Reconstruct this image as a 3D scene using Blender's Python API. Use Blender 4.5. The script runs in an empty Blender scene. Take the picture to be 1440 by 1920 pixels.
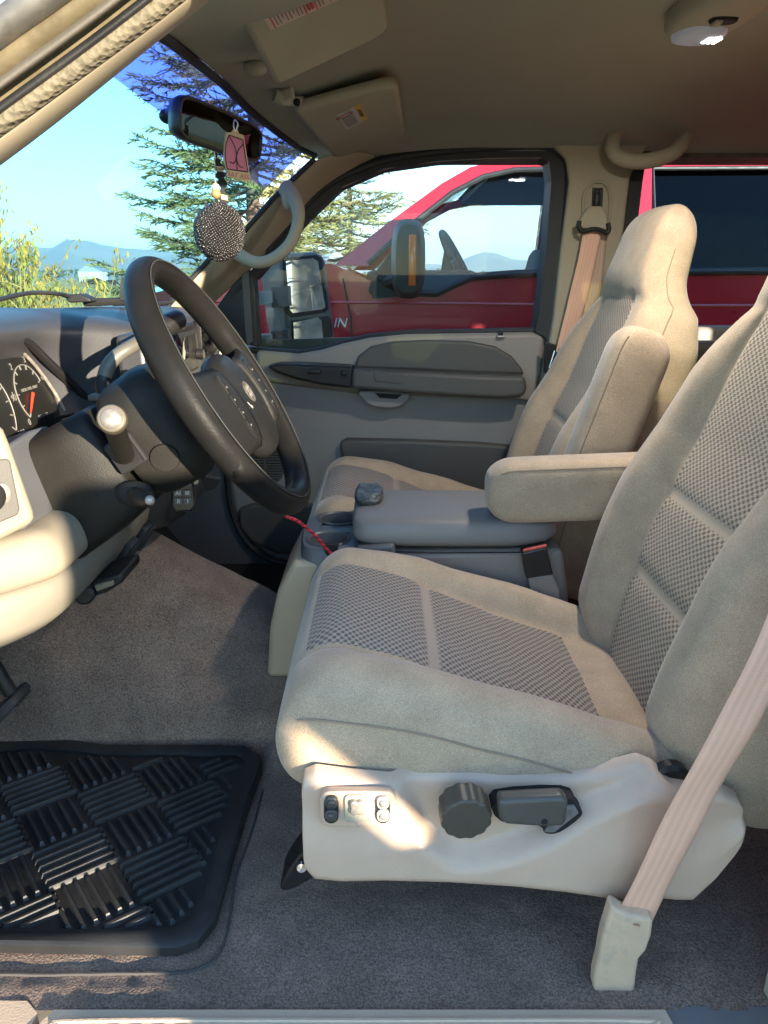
import bpy, bmesh, math, random
from mathutils import Vector, Matrix, noise
R = math.radians
random.seed(7)
SC = bpy.context.scene
COL = SC.collection

# ------------------------------------------------------------------ camera, sky, sun, exposure
PITCH = R(17.4); FPX = 1400.0
CP, SP = math.cos(PITCH), math.sin(PITCH)
cam_d = bpy.data.cameras.new('camera'); cam = bpy.data.objects.new('camera', cam_d); COL.objects.link(cam)
cam_d.sensor_fit = 'VERTICAL'; cam_d.sensor_height = 24.0; cam_d.lens = FPX/1920*24.0
cam_d.clip_start = 0.02; cam_d.clip_end = 20000
cam.location = (0, 0, 0); cam.rotation_euler = (R(90)-PITCH, 0, 0)
SC.camera = cam
SUN_EL = 9.5; SUN_AZ = -35.0      # light travels towards +Y, slightly to +X (azimuth from the -Y axis, positive = sun stands to the left)
world = bpy.data.worlds.new('World'); SC.world = world; world.use_nodes = True
wn = world.node_tree.nodes; wl = world.node_tree.links
sky = wn.new('ShaderNodeTexSky'); sky.sky_type = 'NISHITA'; sky.sun_disc = False
sky.sun_elevation = R(SUN_EL); sky.sun_rotation = R(180+SUN_AZ)
sky.air_density = 1.0; sky.dust_density = 0.0; sky.ozone_density = 3.0
wn['Background'].inputs[1].default_value = 0.15
wl.new(sky.outputs[0], wn['Background'].inputs[0])
sd = bpy.data.lights.new('sun', 'SUN'); sd.energy = 4.0; sd.angle = R(0.5); sd.color = (1.0, 0.86, 0.66)
sun = bpy.data.objects.new('sun', sd); COL.objects.link(sun)
ldir = Vector((math.sin(R(SUN_AZ))*math.cos(R(SUN_EL)), math.cos(R(SUN_AZ))*math.cos(R(SUN_EL)), -math.sin(R(SUN_EL))))
sun.rotation_euler = ldir.to_track_quat('-Z', 'Y').to_euler()
sun.location = (-1, -8, 4)
SC.view_settings.view_transform = 'Standard'; SC.view_settings.look = 'None'
SC.view_settings.gamma = 1.0; SC.view_settings.use_curve_mapping = False
SC.view_settings.exposure = 2.7
SC.cycles.max_bounces = 10; SC.cycles.diffuse_bounces = 6; SC.cycles.transparent_max_bounces = 16
SC.cycles.use_denoising = True; SC.cycles.caustics_reflective = False; SC.cycles.caustics_refractive = False
SC.cycles.sample_clamp_indirect = 6.0

# ------------------------------------------------------------------ helpers
def U(px, py, Y):
    """photo pixel (1440x1920) to the point at lateral distance Y"""
    a = (px-720)/FPX; b = (960-py)/FPX
    t = Y/(CP+b*SP)
    return Vector((a*t, Y, (-SP+b*CP)*t))
def UZ(px, py, Z):
    a = (px-720)/FPX; b = (960-py)/FPX
    t = Z/(-SP+b*CP)
    return Vector((a*t, (CP+b*SP)*t, Z))
def lerp(a, b, t): return a+(b-a)*t
def sstep(a, b, x):
    t = max(0.0, min(1.0, (x-a)/(b-a))); return t*t*(3-2*t)
def interp(xs, ys, x):
    if x <= xs[0]: return ys[0]
    for i in range(len(xs)-1):
        if x <= xs[i+1]:
            return lerp(ys[i], ys[i+1], (x-xs[i])/(xs[i+1]-xs[i]))
    return ys[-1]
def V(*a): return Vector(a)
def smooth_path(pts, n=8, closed=False):
    """Catmull-Rom through the points"""
    P = [Vector(p) for p in pts]; out = []; m = len(P)
    rng = range(m) if closed else range(m-1)
    for i in rng:
        p0 = P[(i-1) % m] if closed or i > 0 else P[0]*2-P[1]
        p1 = P[i]; p2 = P[(i+1) % m]
        p3 = P[(i+2) % m] if closed or i+2 < m else P[-1]*2-P[-2]
        for k in range(n):
            t = k/n
            out.append(0.5*((2*p1)+(p2-p0)*t+(2*p0-5*p1+4*p2-p3)*t*t+(3*p1-p0-3*p2+p3)*t**3))
    if not closed: out.append(P[-1].copy())
    return out
def frame(d, up=V(0, 0, 1)):
    d = d.normalized()
    if abs(d.dot(up)) > 0.98: up = V(0, 1, 0) if abs(d.y) < 0.9 else V(1, 0, 0)
    s = d.cross(up).normalized(); u = s.cross(d).normalized()
    return d, s, u
def basis(x, y, z): return Matrix((x, y, z)).transposed()

ORIG = {}
class MB:
    def __init__(self): self.v = []; self.f = []; self.m = []; self.uv = {}
    def add(self, vs, fs, mi=0):
        o = len(self.v); self.v += [Vector(p) for p in vs]
        for f in fs: self.f.append([i+o for i in f]); self.m.append(mi)
        return self
    def bm(self, b, mi=0, M=None):
        b.verts.index_update()
        self.add([(M @ v.co if M else v.co.copy()) for v in b.verts], [[v.index for v in f.verts] for f in b.faces], mi); b.free(); return self
    def box(self, c, s, rot=None, bev=0.0, mi=0, seg=2):
        b = bmesh.new(); bmesh.ops.create_cube(b, size=1.0)
        for v in b.verts: v.co = Vector((v.co.x*s[0], v.co.y*s[1], v.co.z*s[2]))
        if bev > 0: bmesh.ops.bevel(b, geom=list(b.edges), offset=bev, segments=seg, profile=0.5, affect='EDGES')
        M = Matrix.Translation(Vector(c)) @ (rot.to_4x4() if rot else Matrix.Identity(4))
        return self.bm(b, mi, M)
    def prism(self, poly, vec, bev=0.0, mi=0, seg=2):
        poly = [Vector(p) for p in poly]; vec = Vector(vec); n = len(poly)
        nrm = Vector((0, 0, 0))
        for i in range(n): nrm += poly[i].cross(poly[(i+1) % n])
        if nrm.dot(vec) > 0: poly.reverse()
        b = bmesh.new()
        A = [b.verts.new(p) for p in poly]; B = [b.verts.new(p+vec) for p in poly]
        b.faces.new(A); b.faces.new(B[::-1])
        for i in range(n): b.faces.new([A[(i+1) % n], A[i], B[i], B[(i+1) % n]])
        if bev > 0:
            es = [e for e in b.edges if e.calc_face_angle(0) > 0.35]
            bmesh.ops.bevel(b, geom=es, offset=bev, segments=seg, profile=0.5, affect='EDGES', clamp_overlap=True)
        return self.bm(b, mi)
    def tube(self, pts, r, n=10, mi=0, cap=True, flat=1.0, up=V(0, 0, 1)):
        pts = [Vector(p) for p in pts]; m = len(pts)
        rs = r if isinstance(r, (list, tuple)) else [r]*m
        vs = []; prev = None
        for i, p in enumerate(pts):
            d = (pts[min(i+1, m-1)]-pts[max(i-1, 0)]).normalized()
            if prev is None: _, s, u = frame(d, up)
            else:
                s = (prev-d*prev.dot(d)).normalized(); u = s.cross(d)
            prev = s
            for k in range(n):
                a = 2*math.pi*k/n
                vs.append(p+(s*math.cos(a)+u*math.sin(a)*flat)*rs[i])
        fs = [[i*n+k, i*n+(k+1) % n, (i+1)*n+(k+1) % n, (i+1)*n+k] for i in range(m-1) for k in range(n)]
        if cap: fs += [list(range(n))[::-1], [(m-1)*n+k for k in range(n)]]
        return self.add(vs, fs, mi)
    def lathe(self, prof, c, axis, n=28, mi=0, up=V(0, 0, 1), cap=True, sx=1.0, sy=1.0):
        c = Vector(c); d, s, u = frame(Vector(axis), up); vs = []
        for (r, h) in prof:
            for k in range(n):
                a = 2*math.pi*k/n
                vs.append(c+d*h+(s*math.cos(a)*sx+u*math.sin(a)*sy)*r)
        m = len(prof)
        fs = [[i*n+k, i*n+(k+1) % n, (i+1)*n+(k+1) % n, (i+1)*n+k] for i in range(m-1) for k in range(n)]
        if cap: fs += [list(range(n))[::-1], [(m-1)*n+k for k in range(n)]]
        return self.add(vs, fs, mi)
    def loft(self, secs, closed=True, cap=True, mi=0):
        n = len(secs[0]); m = len(secs); vs = [p for s in secs for p in s]
        rng = range(n) if closed else range(n-1)
        fs = [[i*n+k, i*n+(k+1) % n, (i+1)*n+(k+1) % n, (i+1)*n+k] for i in range(m-1) for k in rng]
        if cap and closed: fs += [list(range(n))[::-1], [(m-1)*n+k for k in range(n)]]
        return self.add(vs, fs, mi)
    def grid(self, fn, nu, nv, mi=0):
        vs = [fn(i/nu, j/nv) for j in range(nv+1) for i in range(nu+1)]
        fs = [[j*(nu+1)+i, j*(nu+1)+i+1, (j+1)*(nu+1)+i+1, (j+1)*(nu+1)+i] for j in range(nv) for i in range(nu)]
        return self.add(vs, fs, mi)
    def sphere(self, c, r, n=16, mi=0, s=(1, 1, 1)):
        b = bmesh.new(); bmesh.ops.create_uvsphere(b, u_segments=n, v_segments=max(6, n//2), radius=r)
        for v in b.verts: v.co = Vector((v.co.x*s[0], v.co.y*s[1], v.co.z*s[2]))+Vector(c)
        return self.bm(b, mi)
    def build(self, name, mats, parent=None, sub=0, bev=0.0, solid=0.0, sharp=38, fixn=True, uv=None, seg=3):
        me = bpy.data.meshes.new(name)
        off = ORIG.get(parent.name, V(0, 0, 0)) if parent else V(0, 0, 0)
        me.from_pydata([tuple(p-off) for p in self.v], [], self.f)
        if not isinstance(mats, (list, tuple)): mats = [mats]
        for m in mats: me.materials.append(m)
        for p, mi in zip(me.polygons, self.m): p.material_index = mi; p.use_smooth = True
        if uv:
            L = me.uv_layers.new(name='UVMap')
            for lp in me.loops: L.data[lp.index].uv = uv[lp.vertex_index]
        if fixn:
            b = bmesh.new(); b.from_mesh(me); bmesh.ops.recalc_face_normals(b, faces=b.faces); b.to_mesh(me); b.free()
        if not sub: me.set_sharp_from_angle(angle=R(sharp))
        o = bpy.data.objects.new(name, me); COL.objects.link(o)
        if parent: o.parent = parent; ORIG[o.name] = off
        if solid:
            md = o.modifiers.new('solid', 'SOLIDIFY'); md.thickness = solid; md.offset = 0
        if bev:
            md = o.modifiers.new('bevel', 'BEVEL'); md.width = bev; md.segments = seg; md.limit_method = 'ANGLE'; md.angle_limit = R(35)
        if sub:
            md = o.modifiers.new('sub', 'SUBSURF'); md.levels = sub; md.render_levels = sub
        return o

def tag(o, label, cat, group=None):
    o['label'] = label; o['category'] = cat
    if group: o['group'] = group
    return o
def thing(name, loc, label, cat, group=None):
    o = bpy.data.objects.new(name, None); o.empty_display_size = 0.05; COL.objects.link(o)
    o.location = loc; ORIG[o.name] = Vector(loc); return tag(o, label, cat, group)
def struct(o): o['kind'] = 'structure'; return o
def stuff(o): o['kind'] = 'stuff'; return o
def px_poly(pts, Y): return [U(x, y, Y) for x, y in pts]
def plate(name, pts, Y, depth, mat, parent=None, bev=0.004, seg=3, smooth=0, closed=True):
    """an outline at distance Y with real depth behind it"""
    P = px_poly(pts, Y)
    if smooth: P = smooth_path(P, smooth, True)
    return MB().prism(P, (0, depth, 0)).build(name, mat, parent, bev=bev, seg=seg)
def text_mesh(body, size, loc, xdir, zdir, extrude=0.0004, align='CENTER', shear=0.0, spacing=1.0):
    """glyph mesh: xdir reads left to right, zdir is up"""
    cu = bpy.data.curves.new('glyphs', 'FONT'); cu.body = body; cu.size = size; cu.extrude = extrude
    cu.align_x = align; cu.align_y = 'CENTER'; cu.shear = shear; cu.space_character = spacing; cu.resolution_u = 3
    o = bpy.data.objects.new('glyphs', cu); COL.objects.link(o)
    dg = bpy.context.evaluated_depsgraph_get(); dg.update()
    me = bpy.data.meshes.new_from_object(o.evaluated_get(dg))
    x = Vector(xdir).normalized(); z = Vector(zdir); z = (z-x*z.dot(x)).normalized(); n = x.cross(z)
    M = Matrix.Translation(Vector(loc)) @ basis(x, z, n).to_4x4()
    vs = [M @ v.co for v in me.vertices]; fs = [list(p.vertices) for p in me.polygons]
    bpy.data.objects.remove(o); bpy.data.curves.remove(cu); bpy.data.meshes.remove(me)
    return vs, fs

# ------------------------------------------------------------------ materials
def mat(name, col, rough=0.6, metal=0.0, bump=0.0, bscale=400.0, var=0.0, vscale=6.0, sheen=0.0, coat=0.0, spec=0.5, detail=3.0, voronoi=False, dirt=None, dscale=3.0, damt=0.0, grime=0.0, speck=0.0, sscale=300):
    m = bpy.data.materials.new(name); m.use_nodes = True; nt = m.node_tree; n = nt.nodes; L = nt.links
    p = n['Principled BSDF']
    p.inputs['Base Color'].default_value = (*col, 1); p.inputs['Roughness'].default_value = rough
    p.inputs['Metallic'].default_value = metal; p.inputs['Specular IOR Level'].default_value = spec
    if sheen: p.inputs['Sheen Weight'].default_value = sheen; p.inputs['Sheen Roughness'].default_value = 0.4
    if coat: p.inputs['Coat Weight'].default_value = coat; p.inputs['Coat Roughness'].default_value = 0.04
    tc = n.new('ShaderNodeTexCoord'); src = tc.outputs['Object']
    colout = None
    if var or grime:
        ns = n.new('ShaderNodeTexNoise'); ns.inputs['Scale'].default_value = vscale; ns.inputs['Detail'].default_value = 5
        L.new(src, ns.inputs['Vector'])
        rp = n.new('ShaderNodeMapRange'); rp.inputs[1].default_value = 0.3; rp.inputs[2].default_value = 0.7
        rp.inputs[3].default_value = 1-var; rp.inputs[4].default_value = 1+var
        L.new(ns.outputs[0], rp.inputs[0])
        mx = n.new('ShaderNodeMix'); mx.data_type = 'RGBA'; mx.blend_type = 'MULTIPLY'; mx.inputs[0].default_value = 1
        mx.inputs[6].default_value = (*col, 1); L.new(rp.outputs[0], mx.inputs[7]); colout = mx.outputs[2]
        rr = n.new('ShaderNodeMapRange'); rr.inputs[1].default_value = 0.3; rr.inputs[2].default_value = 0.7
        rr.inputs[3].default_value = max(0.02, rough-0.08); rr.inputs[4].default_value = min(1, rough+0.08)
        L.new(ns.outputs[0], rr.inputs[0]); L.new(rr.outputs[0], p.inputs['Roughness'])
    if dirt:
        nd = n.new('ShaderNodeTexNoise'); nd.inputs['Scale'].default_value = dscale; nd.inputs['Detail'].default_value = 8; nd.inputs['Roughness'].default_value = 0.7
        L.new(src, nd.inputs['Vector'])
        rd = n.new('ShaderNodeMapRange'); rd.inputs[1].default_value = 0.52; rd.inputs[2].default_value = 0.75; rd.inputs[3].default_value = 0; rd.inputs[4].default_value = damt
        L.new(nd.outputs[0], rd.inputs[0])
        md = n.new('ShaderNodeMix'); md.data_type = 'RGBA'; L.new(rd.outputs[0], md.inputs[0])
        if colout: L.new(colout, md.inputs[6])
        else: md.inputs[6].default_value = (*col, 1)
        md.inputs[7].default_value = (*dirt, 1); colout = md.outputs[2]
    if speck:
        sp = n.new('ShaderNodeTexNoise'); sp.inputs['Scale'].default_value = sscale; sp.inputs['Detail'].default_value = 2; L.new(src, sp.inputs['Vector'])
        sr = n.new('ShaderNodeMapRange'); sr.inputs[1].default_value = 0.36; sr.inputs[2].default_value = 0.64; sr.inputs[3].default_value = 1-speck; sr.inputs[4].default_value = 1+speck
        L.new(sp.outputs[0], sr.inputs[0])
        sm = n.new('ShaderNodeMix'); sm.data_type = 'RGBA'; sm.blend_type = 'MULTIPLY'; sm.inputs[0].default_value = 1
        if colout: L.new(colout, sm.inputs[6])
        else: sm.inputs[6].default_value = (*col, 1)
        L.new(sr.outputs[0], sm.inputs[7]); colout = sm.outputs[2]
    if colout: L.new(colout, p.inputs['Base Color'])
    if bump:
        if voronoi:
            nb = n.new('ShaderNodeTexVoronoi'); nb.inputs['Scale'].default_value = bscale
        else:
            nb = n.new('ShaderNodeTexNoise'); nb.inputs['Scale'].default_value = bscale; nb.inputs['Detail'].default_value = detail
        L.new(src, nb.inputs['Vector'])
        bp = n.new('ShaderNodeBump'); bp.inputs['Strength'].default_value = bump; bp.inputs['Distance'].default_value = 0.002
        L.new(nb.outputs[0], bp.inputs['Height']); L.new(bp.outputs[0], p.inputs['Normal'])
    return m
def glass(name, tint, refl=1.0, dirt=0.0):
    m = bpy.data.materials.new(name); m.use_nodes = True; nt = m.node_tree; n = nt.nodes; L = nt.links
    n.remove(n['Principled BSDF']); out = n['Material Output']
    tr = n.new('ShaderNodeBsdfTransparent'); tr.inputs[0].default_value = (*tint, 1)
    gl = n.new('ShaderNodeBsdfGlossy'); gl.inputs['Roughness'].default_value = 0.01
    fr = n.new('ShaderNodeFresnel'); fr.inputs[0].default_value = 1.45
    mul = n.new('ShaderNodeMath'); mul.operation = 'MULTIPLY'; mul.inputs[1].default_value = refl; L.new(fr.outputs[0], mul.inputs[0])
    mx = n.new('ShaderNodeMixShader'); L.new(mul.outputs[0], mx.inputs[0]); L.new(tr.outputs[0], mx.inputs[1]); L.new(gl.outputs[0], mx.inputs[2])
    last = mx.outputs[0]
    if dirt:
        tc = n.new('ShaderNodeTexCoord'); ns = n.new('ShaderNodeTexNoise'); ns.inputs['Scale'].default_value = 55; ns.inputs['Detail'].default_value = 9; ns.inputs['Roughness'].default_value = 0.75
        L.new(tc.outputs['Object'], ns.inputs['Vector'])
        big = n.new('ShaderNodeTexNoise'); big.inputs['Scale'].default_value = 5; L.new(tc.outputs['Object'], big.inputs['Vector'])
        add = n.new('ShaderNodeMath'); add.operation = 'ADD'; L.new(ns.outputs[0], add.inputs[0]); L.new(big.outputs[0], add.inputs[1])
        mr = n.new('ShaderNodeMapRange'); mr.inputs[1].default_value = 1.02; mr.inputs[2].default_value = 1.42; mr.inputs[3].default_value = 0.0; mr.inputs[4].default_value = dirt
        L.new(add.outputs[0], mr.inputs[0])
        df = n.new('ShaderNodeBsdfDiffuse'); df.inputs[0].default_value = (0.75, 0.75, 0.72, 1)
        m2 = n.new('ShaderNodeMixShader'); L.new(mr.outputs[0], m2.inputs[0]); L.new(last, m2.inputs[1]); L.new(df.outputs[0], m2.inputs[2]); last = m2.outputs[0]
    L.new(last, out.inputs[0]); return m
def emit(name, col, st):
    m = bpy.data.materials.new(name); m.use_nodes = True; n = m.node_tree.nodes
    p = n['Principled BSDF']; p.inputs['Base Color'].default_value = (*col, 1)
    p.inputs['Emission Color'].default_value = (*col, 1); p.inputs['Emission Strength'].default_value = st
    return m

def velour(name, col, rib=0.0):
    """short-pile seat cloth: fine mottled nap, optional ribs"""
    m = mat(name, col, rough=0.95, sheen=0.35, spec=0.1, var=0.10, vscale=22)
    nt = m.node_tree; n = nt.nodes; L = nt.links; p = n['Principled BSDF']
    tc = n.new('ShaderNodeTexCoord')
    a = n.new('ShaderNodeTexNoise'); a.inputs['Scale'].default_value = 900; a.inputs['Detail'].default_value = 2
    L.new(tc.outputs['Object'], a.inputs['Vector'])
    # fine speckle over the existing colour
    old = p.inputs['Base Color'].links[0].from_socket
    mr = n.new('ShaderNodeMapRange'); mr.inputs[1].default_value = 0.35; mr.inputs[2].default_value = 0.65; mr.inputs[3].default_value = 0.74; mr.inputs[4].default_value = 1.26
    L.new(a.outputs[0], mr.inputs[0])
    mx = n.new('ShaderNodeMix'); mx.data_type = 'RGBA'; mx.blend_type = 'MULTIPLY'; mx.inputs[0].default_value = 1
    L.new(old, mx.inputs[6]); L.new(mr.outputs[0], mx.inputs[7]); L.new(mx.outputs[2], p.inputs['Base Color'])
    b = n.new('ShaderNodeBump'); b.inputs['Strength'].default_value = 0.5; b.inputs['Distance'].default_value = 0.0015
    c = n.new('ShaderNodeTexNoise'); c.inputs['Scale'].default_value = 380; c.inputs['Detail'].default_value = 4; L.new(tc.outputs['Object'], c.inputs['Vector'])
    w = n.new('ShaderNodeTexNoise'); w.inputs['Scale'].default_value = 14; w.inputs['Detail'].default_value = 2; L.new(tc.outputs['Object'], w.inputs['Vector'])
    wm = n.new('ShaderNodeMath'); wm.operation = 'MULTIPLY_ADD'; wm.inputs[1].default_value = 2.0
    L.new(w.outputs[0], wm.inputs[0]); L.new(c.outputs[0], wm.inputs[2])
    L.new(wm.outputs[0], b.inputs['Height']); L.new(b.outputs[0], p.inputs['Normal'])
    return m
def knit(name, light, dark, seams):
    """basket-weave insert; uv in metres; the weave closes up along the sewn seams (v positions)"""
    m = bpy.data.materials.new(name); m.use_nodes = True; nt = m.node_tree; n = nt.nodes; L = nt.links
    p = n['Principled BSDF']; p.inputs['Roughness'].default_value = 0.95; p.inputs['Specular IOR Level'].default_value = 0.1
    p.inputs['Sheen Weight'].default_value = 0.2
    uv = n.new('ShaderNodeUVMap'); uv.uv_map = 'UVMap'
    mp = n.new('ShaderNodeMapping'); mp.inputs['Scale'].default_value = (1/0.0072, 1/0.0052, 1); L.new(uv.outputs[0], mp.inputs[0])
    wob = n.new('ShaderNodeTexNoise'); wob.inputs['Scale'].default_value = 60; wob.inputs['Detail'].default_value = 2; L.new(uv.outputs[0], wob.inputs['Vector'])
    vm = n.new('ShaderNodeVectorMath'); vm.operation = 'MULTIPLY_ADD'; vm.inputs[1].default_value = (0.5, 0.5, 0)
    L.new(wob.outputs[1], vm.inputs[0]); L.new(mp.outputs[0], vm.inputs[2])
    sx = n.new('ShaderNodeSeparateXYZ'); L.new(vm.outputs[0], sx.inputs[0])
    def M(op, a, b=None, c=None):
        k = n.new('ShaderNodeMath'); k.operation = op
        for i, q in enumerate((a, b, c)):
            if q is None: continue
            if isinstance(q, (int, float)): k.inputs[i].default_value = q
            else: L.new(q, k.inputs[i])
        return k.outputs[0]
    s1 = M('SINE', M('MULTIPLY', sx.outputs[0], math.pi)); s2 = M('SINE', M('MULTIPLY', sx.outputs[1], math.pi))
    pr = M('MULTIPLY', s1, s2)
    mr = n.new('ShaderNodeMapRange'); mr.inputs[1].default_value = -0.12; mr.inputs[2].default_value = 0.30; L.new(pr, mr.inputs[0])
    fac = mr.outputs[0]
    su = n.new('ShaderNodeSeparateXYZ'); L.new(uv.outputs[0], su.inputs[0])
    for s in seams:
        d = M('ABSOLUTE', M('SUBTRACT', su.outputs[1], s))
        k = n.new('ShaderNodeMapRange'); k.inputs[1].default_value = 0.006; k.inputs[2].default_value = 0.012; L.new(d, k.inputs[0])
        fac = M('MULTIPLY', fac, k.outputs[0])
    mx = n.new('ShaderNodeMix'); mx.data_type = 'RGBA'; mx.inputs[6].default_value = (*light, 1); mx.inputs[7].default_value = (*dark, 1)
    L.new(fac, mx.inputs[0]); L.new(mx.outputs[2], p.inputs['Base Color'])
    b = n.new('ShaderNodeBump'); b.invert = True; b.inputs['Strength'].default_value = 0.8; b.inputs['Distance'].default_value = 0.002
    L.new(fac, b.inputs['Height']); L.new(b.outputs[0], p.inputs['Normal'])
    return m
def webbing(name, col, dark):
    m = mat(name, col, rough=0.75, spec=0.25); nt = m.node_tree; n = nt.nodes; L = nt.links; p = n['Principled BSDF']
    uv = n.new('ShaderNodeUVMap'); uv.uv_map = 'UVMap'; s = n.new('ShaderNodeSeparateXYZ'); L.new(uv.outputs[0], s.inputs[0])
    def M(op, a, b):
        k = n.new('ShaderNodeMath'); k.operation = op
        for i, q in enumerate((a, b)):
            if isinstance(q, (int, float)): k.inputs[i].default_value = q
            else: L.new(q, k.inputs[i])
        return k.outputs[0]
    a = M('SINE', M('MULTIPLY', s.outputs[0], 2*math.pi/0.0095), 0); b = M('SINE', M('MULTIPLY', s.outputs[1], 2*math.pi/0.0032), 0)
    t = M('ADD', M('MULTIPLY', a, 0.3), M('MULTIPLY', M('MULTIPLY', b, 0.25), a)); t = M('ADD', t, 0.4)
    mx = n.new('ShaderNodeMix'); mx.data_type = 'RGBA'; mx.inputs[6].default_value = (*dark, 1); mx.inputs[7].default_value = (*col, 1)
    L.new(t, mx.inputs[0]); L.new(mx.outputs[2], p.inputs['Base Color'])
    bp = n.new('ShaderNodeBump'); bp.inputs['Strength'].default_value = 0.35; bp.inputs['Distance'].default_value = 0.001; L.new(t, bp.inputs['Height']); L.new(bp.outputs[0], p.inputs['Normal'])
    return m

M_trim = mat('grey_trim', (0.215, 0.20, 0.183), 0.55, bump=0.12, bscale=500, var=0.05, vscale=9)
M_trim_d = mat('dark_grey_trim', (0.078, 0.071, 0.062), 0.55, bump=0.15, bscale=500, var=0.07, vscale=9)
M_beige = mat('beige_trim', (0.37, 0.315, 0.22), 0.8, spec=0.25, bump=0.1, bscale=500, var=0.04, vscale=9)
M_base = mat('seat_base_plastic', (0.50, 0.36, 0.26), 0.42, bump=0.16, bscale=480, var=0.05, vscale=14, dirt=(0.33, 0.29, 0.25), dscale=9, damt=0.25)
M_liner = mat('headliner_cloth', (0.375, 0.38, 0.305), 0.95, bump=0.35, bscale=700, var=0.05, vscale=5, spec=0.1)
M_visor = mat('visor_cloth', (0.42, 0.395, 0.30), 0.95, bump=0.3, bscale=700, var=0.05, vscale=12, spec=0.1)
M_dash = mat('dash_pad', (0.038, 0.038, 0.041), 0.42, spec=0.45, bump=0.15, bscale=450, var=0.06, vscale=8)
M_black = mat('black_plastic', (0.014, 0.013, 0.013), 0.42, spec=0.3, bump=0.15, bscale=600, var=0.15, vscale=20)
M_shroud = mat('column_plastic', (0.013, 0.012, 0.010), 0.5, spec=0.2, bump=0.25, bscale=520, var=0.15, vscale=16)
M_leather = mat('wheel_leather', (0.010, 0.0095, 0.009), 0.42, spec=0.09, bump=0.2, bscale=420, var=0.2, vscale=18, detail=5)
M_hub = mat('wheel_pad', (0.012, 0.012, 0.0115), 0.45, spec=0.1, bump=0.25, bscale=420, var=0.15, vscale=18)
M_rubber = mat('rubber', (0.016, 0.016, 0.016), 0.55, bump=0.2, bscale=300, var=0.25, vscale=12, dirt=(0.09, 0.08, 0.07), dscale=7, damt=0.35)
M_seal = mat('door_seal', (0.012, 0.012, 0.012), 0.6, bump=0.2, bscale=300)
M_gold = mat('dusty_tan_metal', (0.115, 0.092, 0.052), 0.5, bump=0.35, bscale=120, var=0.25, vscale=25, dirt=(0.10, 0.09, 0.085), dscale=12, damt=0.7)
M_hair = mat('fuzzy_seal', (0.135, 0.115, 0.078), 0.85, bump=1.0, bscale=170, voronoi=True, var=0.25, vscale=120)
M_kick = mat('kick_panel', (0.085, 0.085, 0.09), 0.6, bump=0.15, bscale=400, var=0.1)
M_velour = velour('seat_velour', (0.412, 0.305, 0.204))
M_knit_c = knit('cushion_weave', (0.36, 0.285, 0.215), (0.12, 0.102, 0.088), (0.195,))
M_knit_b = knit('backrest_weave', (0.44, 0.335, 0.225), (0.17, 0.135, 0.10), (0.16, 0.30))
M_belt = webbing('belt_webbing', (0.80, 0.48, 0.33), (0.68, 0.39, 0.265))
M_stitch = mat('seam_thread', (0.29, 0.21, 0.14), 0.9)
M_white = mat('off_white', (0.75, 0.73, 0.68), 0.6)
M_chrome = mat('chrome', (0.8, 0.8, 0.8), 0.12, metal=1.0)
M_worn = mat('worn_metal', (0.36, 0.32, 0.28), 0.5, metal=0.6, bump=0.3, bscale=150, var=0.25, vscale=80)
M_mirror = mat('mirror_glass', (0.82, 0.85, 0.85), 0.015, metal=1.0)
M_dark = mat('void_black', (0.006, 0.006, 0.007), 0.8)
M_glass = glass('door_glass', (0.75, 0.835, 0.86), 0.30, 0.0)
M_wglass = glass('windshield_glass', (0.28, 0.51, 0.59), 0.05, 0.008)
M_band = glass('shade_band', (0.13, 0.18, 0.60), 0.15, 0.5)
# ------------------------------------------------------------------ the land outside
GZ = -1.70
M_ground = mat('dry_ground', (0.23, 0.19, 0.13), 0.95, bump=0.6, bscale=30, var=0.25, vscale=0.8)
M_field = mat('golden_field', (0.68, 0.45, 0.13), 0.95, var=0.30, vscale=0.05, dirt=(0.42, 0.33, 0.10), dscale=0.03, damt=0.6)
g = MB().grid(lambda a, b: V(lerp(-40, 40, a), lerp(-40, 26, b), GZ), 8, 8).build('ground', M_ground); struct(g)
def field_fn(a, b):
    rr = 18+5200*b**3.2; th = lerp(R(-5), R(185), a)
    x = rr*math.cos(th); y = rr*math.sin(th)
    return V(x, y, GZ-0.01+0.0012*max(0, rr-30)*0.2*math.sin(x*0.01))
fo = MB().grid(lambda a, b: V(lerp(-6000, 6000, a), -400+6400*b**2.0, GZ-0.02), 60, 60).build('field', M_field); struct(fo)

M_hill = mat('hill_slopes', (0.30, 0.27, 0.20), 0.95, var=0.35, vscale=0.004, dirt=(0.10, 0.13, 0.09), dscale=0.006, damt=0.8)
def ridge(x):
    px = 720+1455*x/3000.0
    h = interp([-900, -200, 20, 60, 105, 118, 130, 138, 150, 165, 176, 192, 215, 240, 300, 420, 560, 700, 850, 880, 905, 930, 960, 985, 1010, 1100, 1300, 1700, 2400],
               [40, 44, 52, 58, 54, 58, 66, 71, 68, 62, 55, 58, 56, 52, 50, 40, 34, 28, 26, 40, 47, 44, 34, 33, 31, 28, 26, 22, 18], px)
    return h/1455.0*3000
def hill_fn(a, b):
    x = lerp(-4200, 4200, a); y = lerp(2200, 4600, b)
    prof = sstep(0.0, 0.34, b)*(1-0.55*sstep(0.36, 1.0, b))
    k = 1.0
    n1 = noise.fractal(V(x*0.0016, y*0.0016, 3.1), 1.0, 2.0, 6)
    z = ridge(x*3000/(y if y < 3050 else 3050))*prof*(1+0.10*n1)*(y/3000 if y < 3050 else 1.0)
    return V(x, y, GZ-2+z+18*n1*sstep(0, 0.2, b)*(1-sstep(0.25, 0.34, b)))
hl = MB().grid(hill_fn, 420, 60).build('mountains', M_hill, sharp=180); struct(hl)

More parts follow.
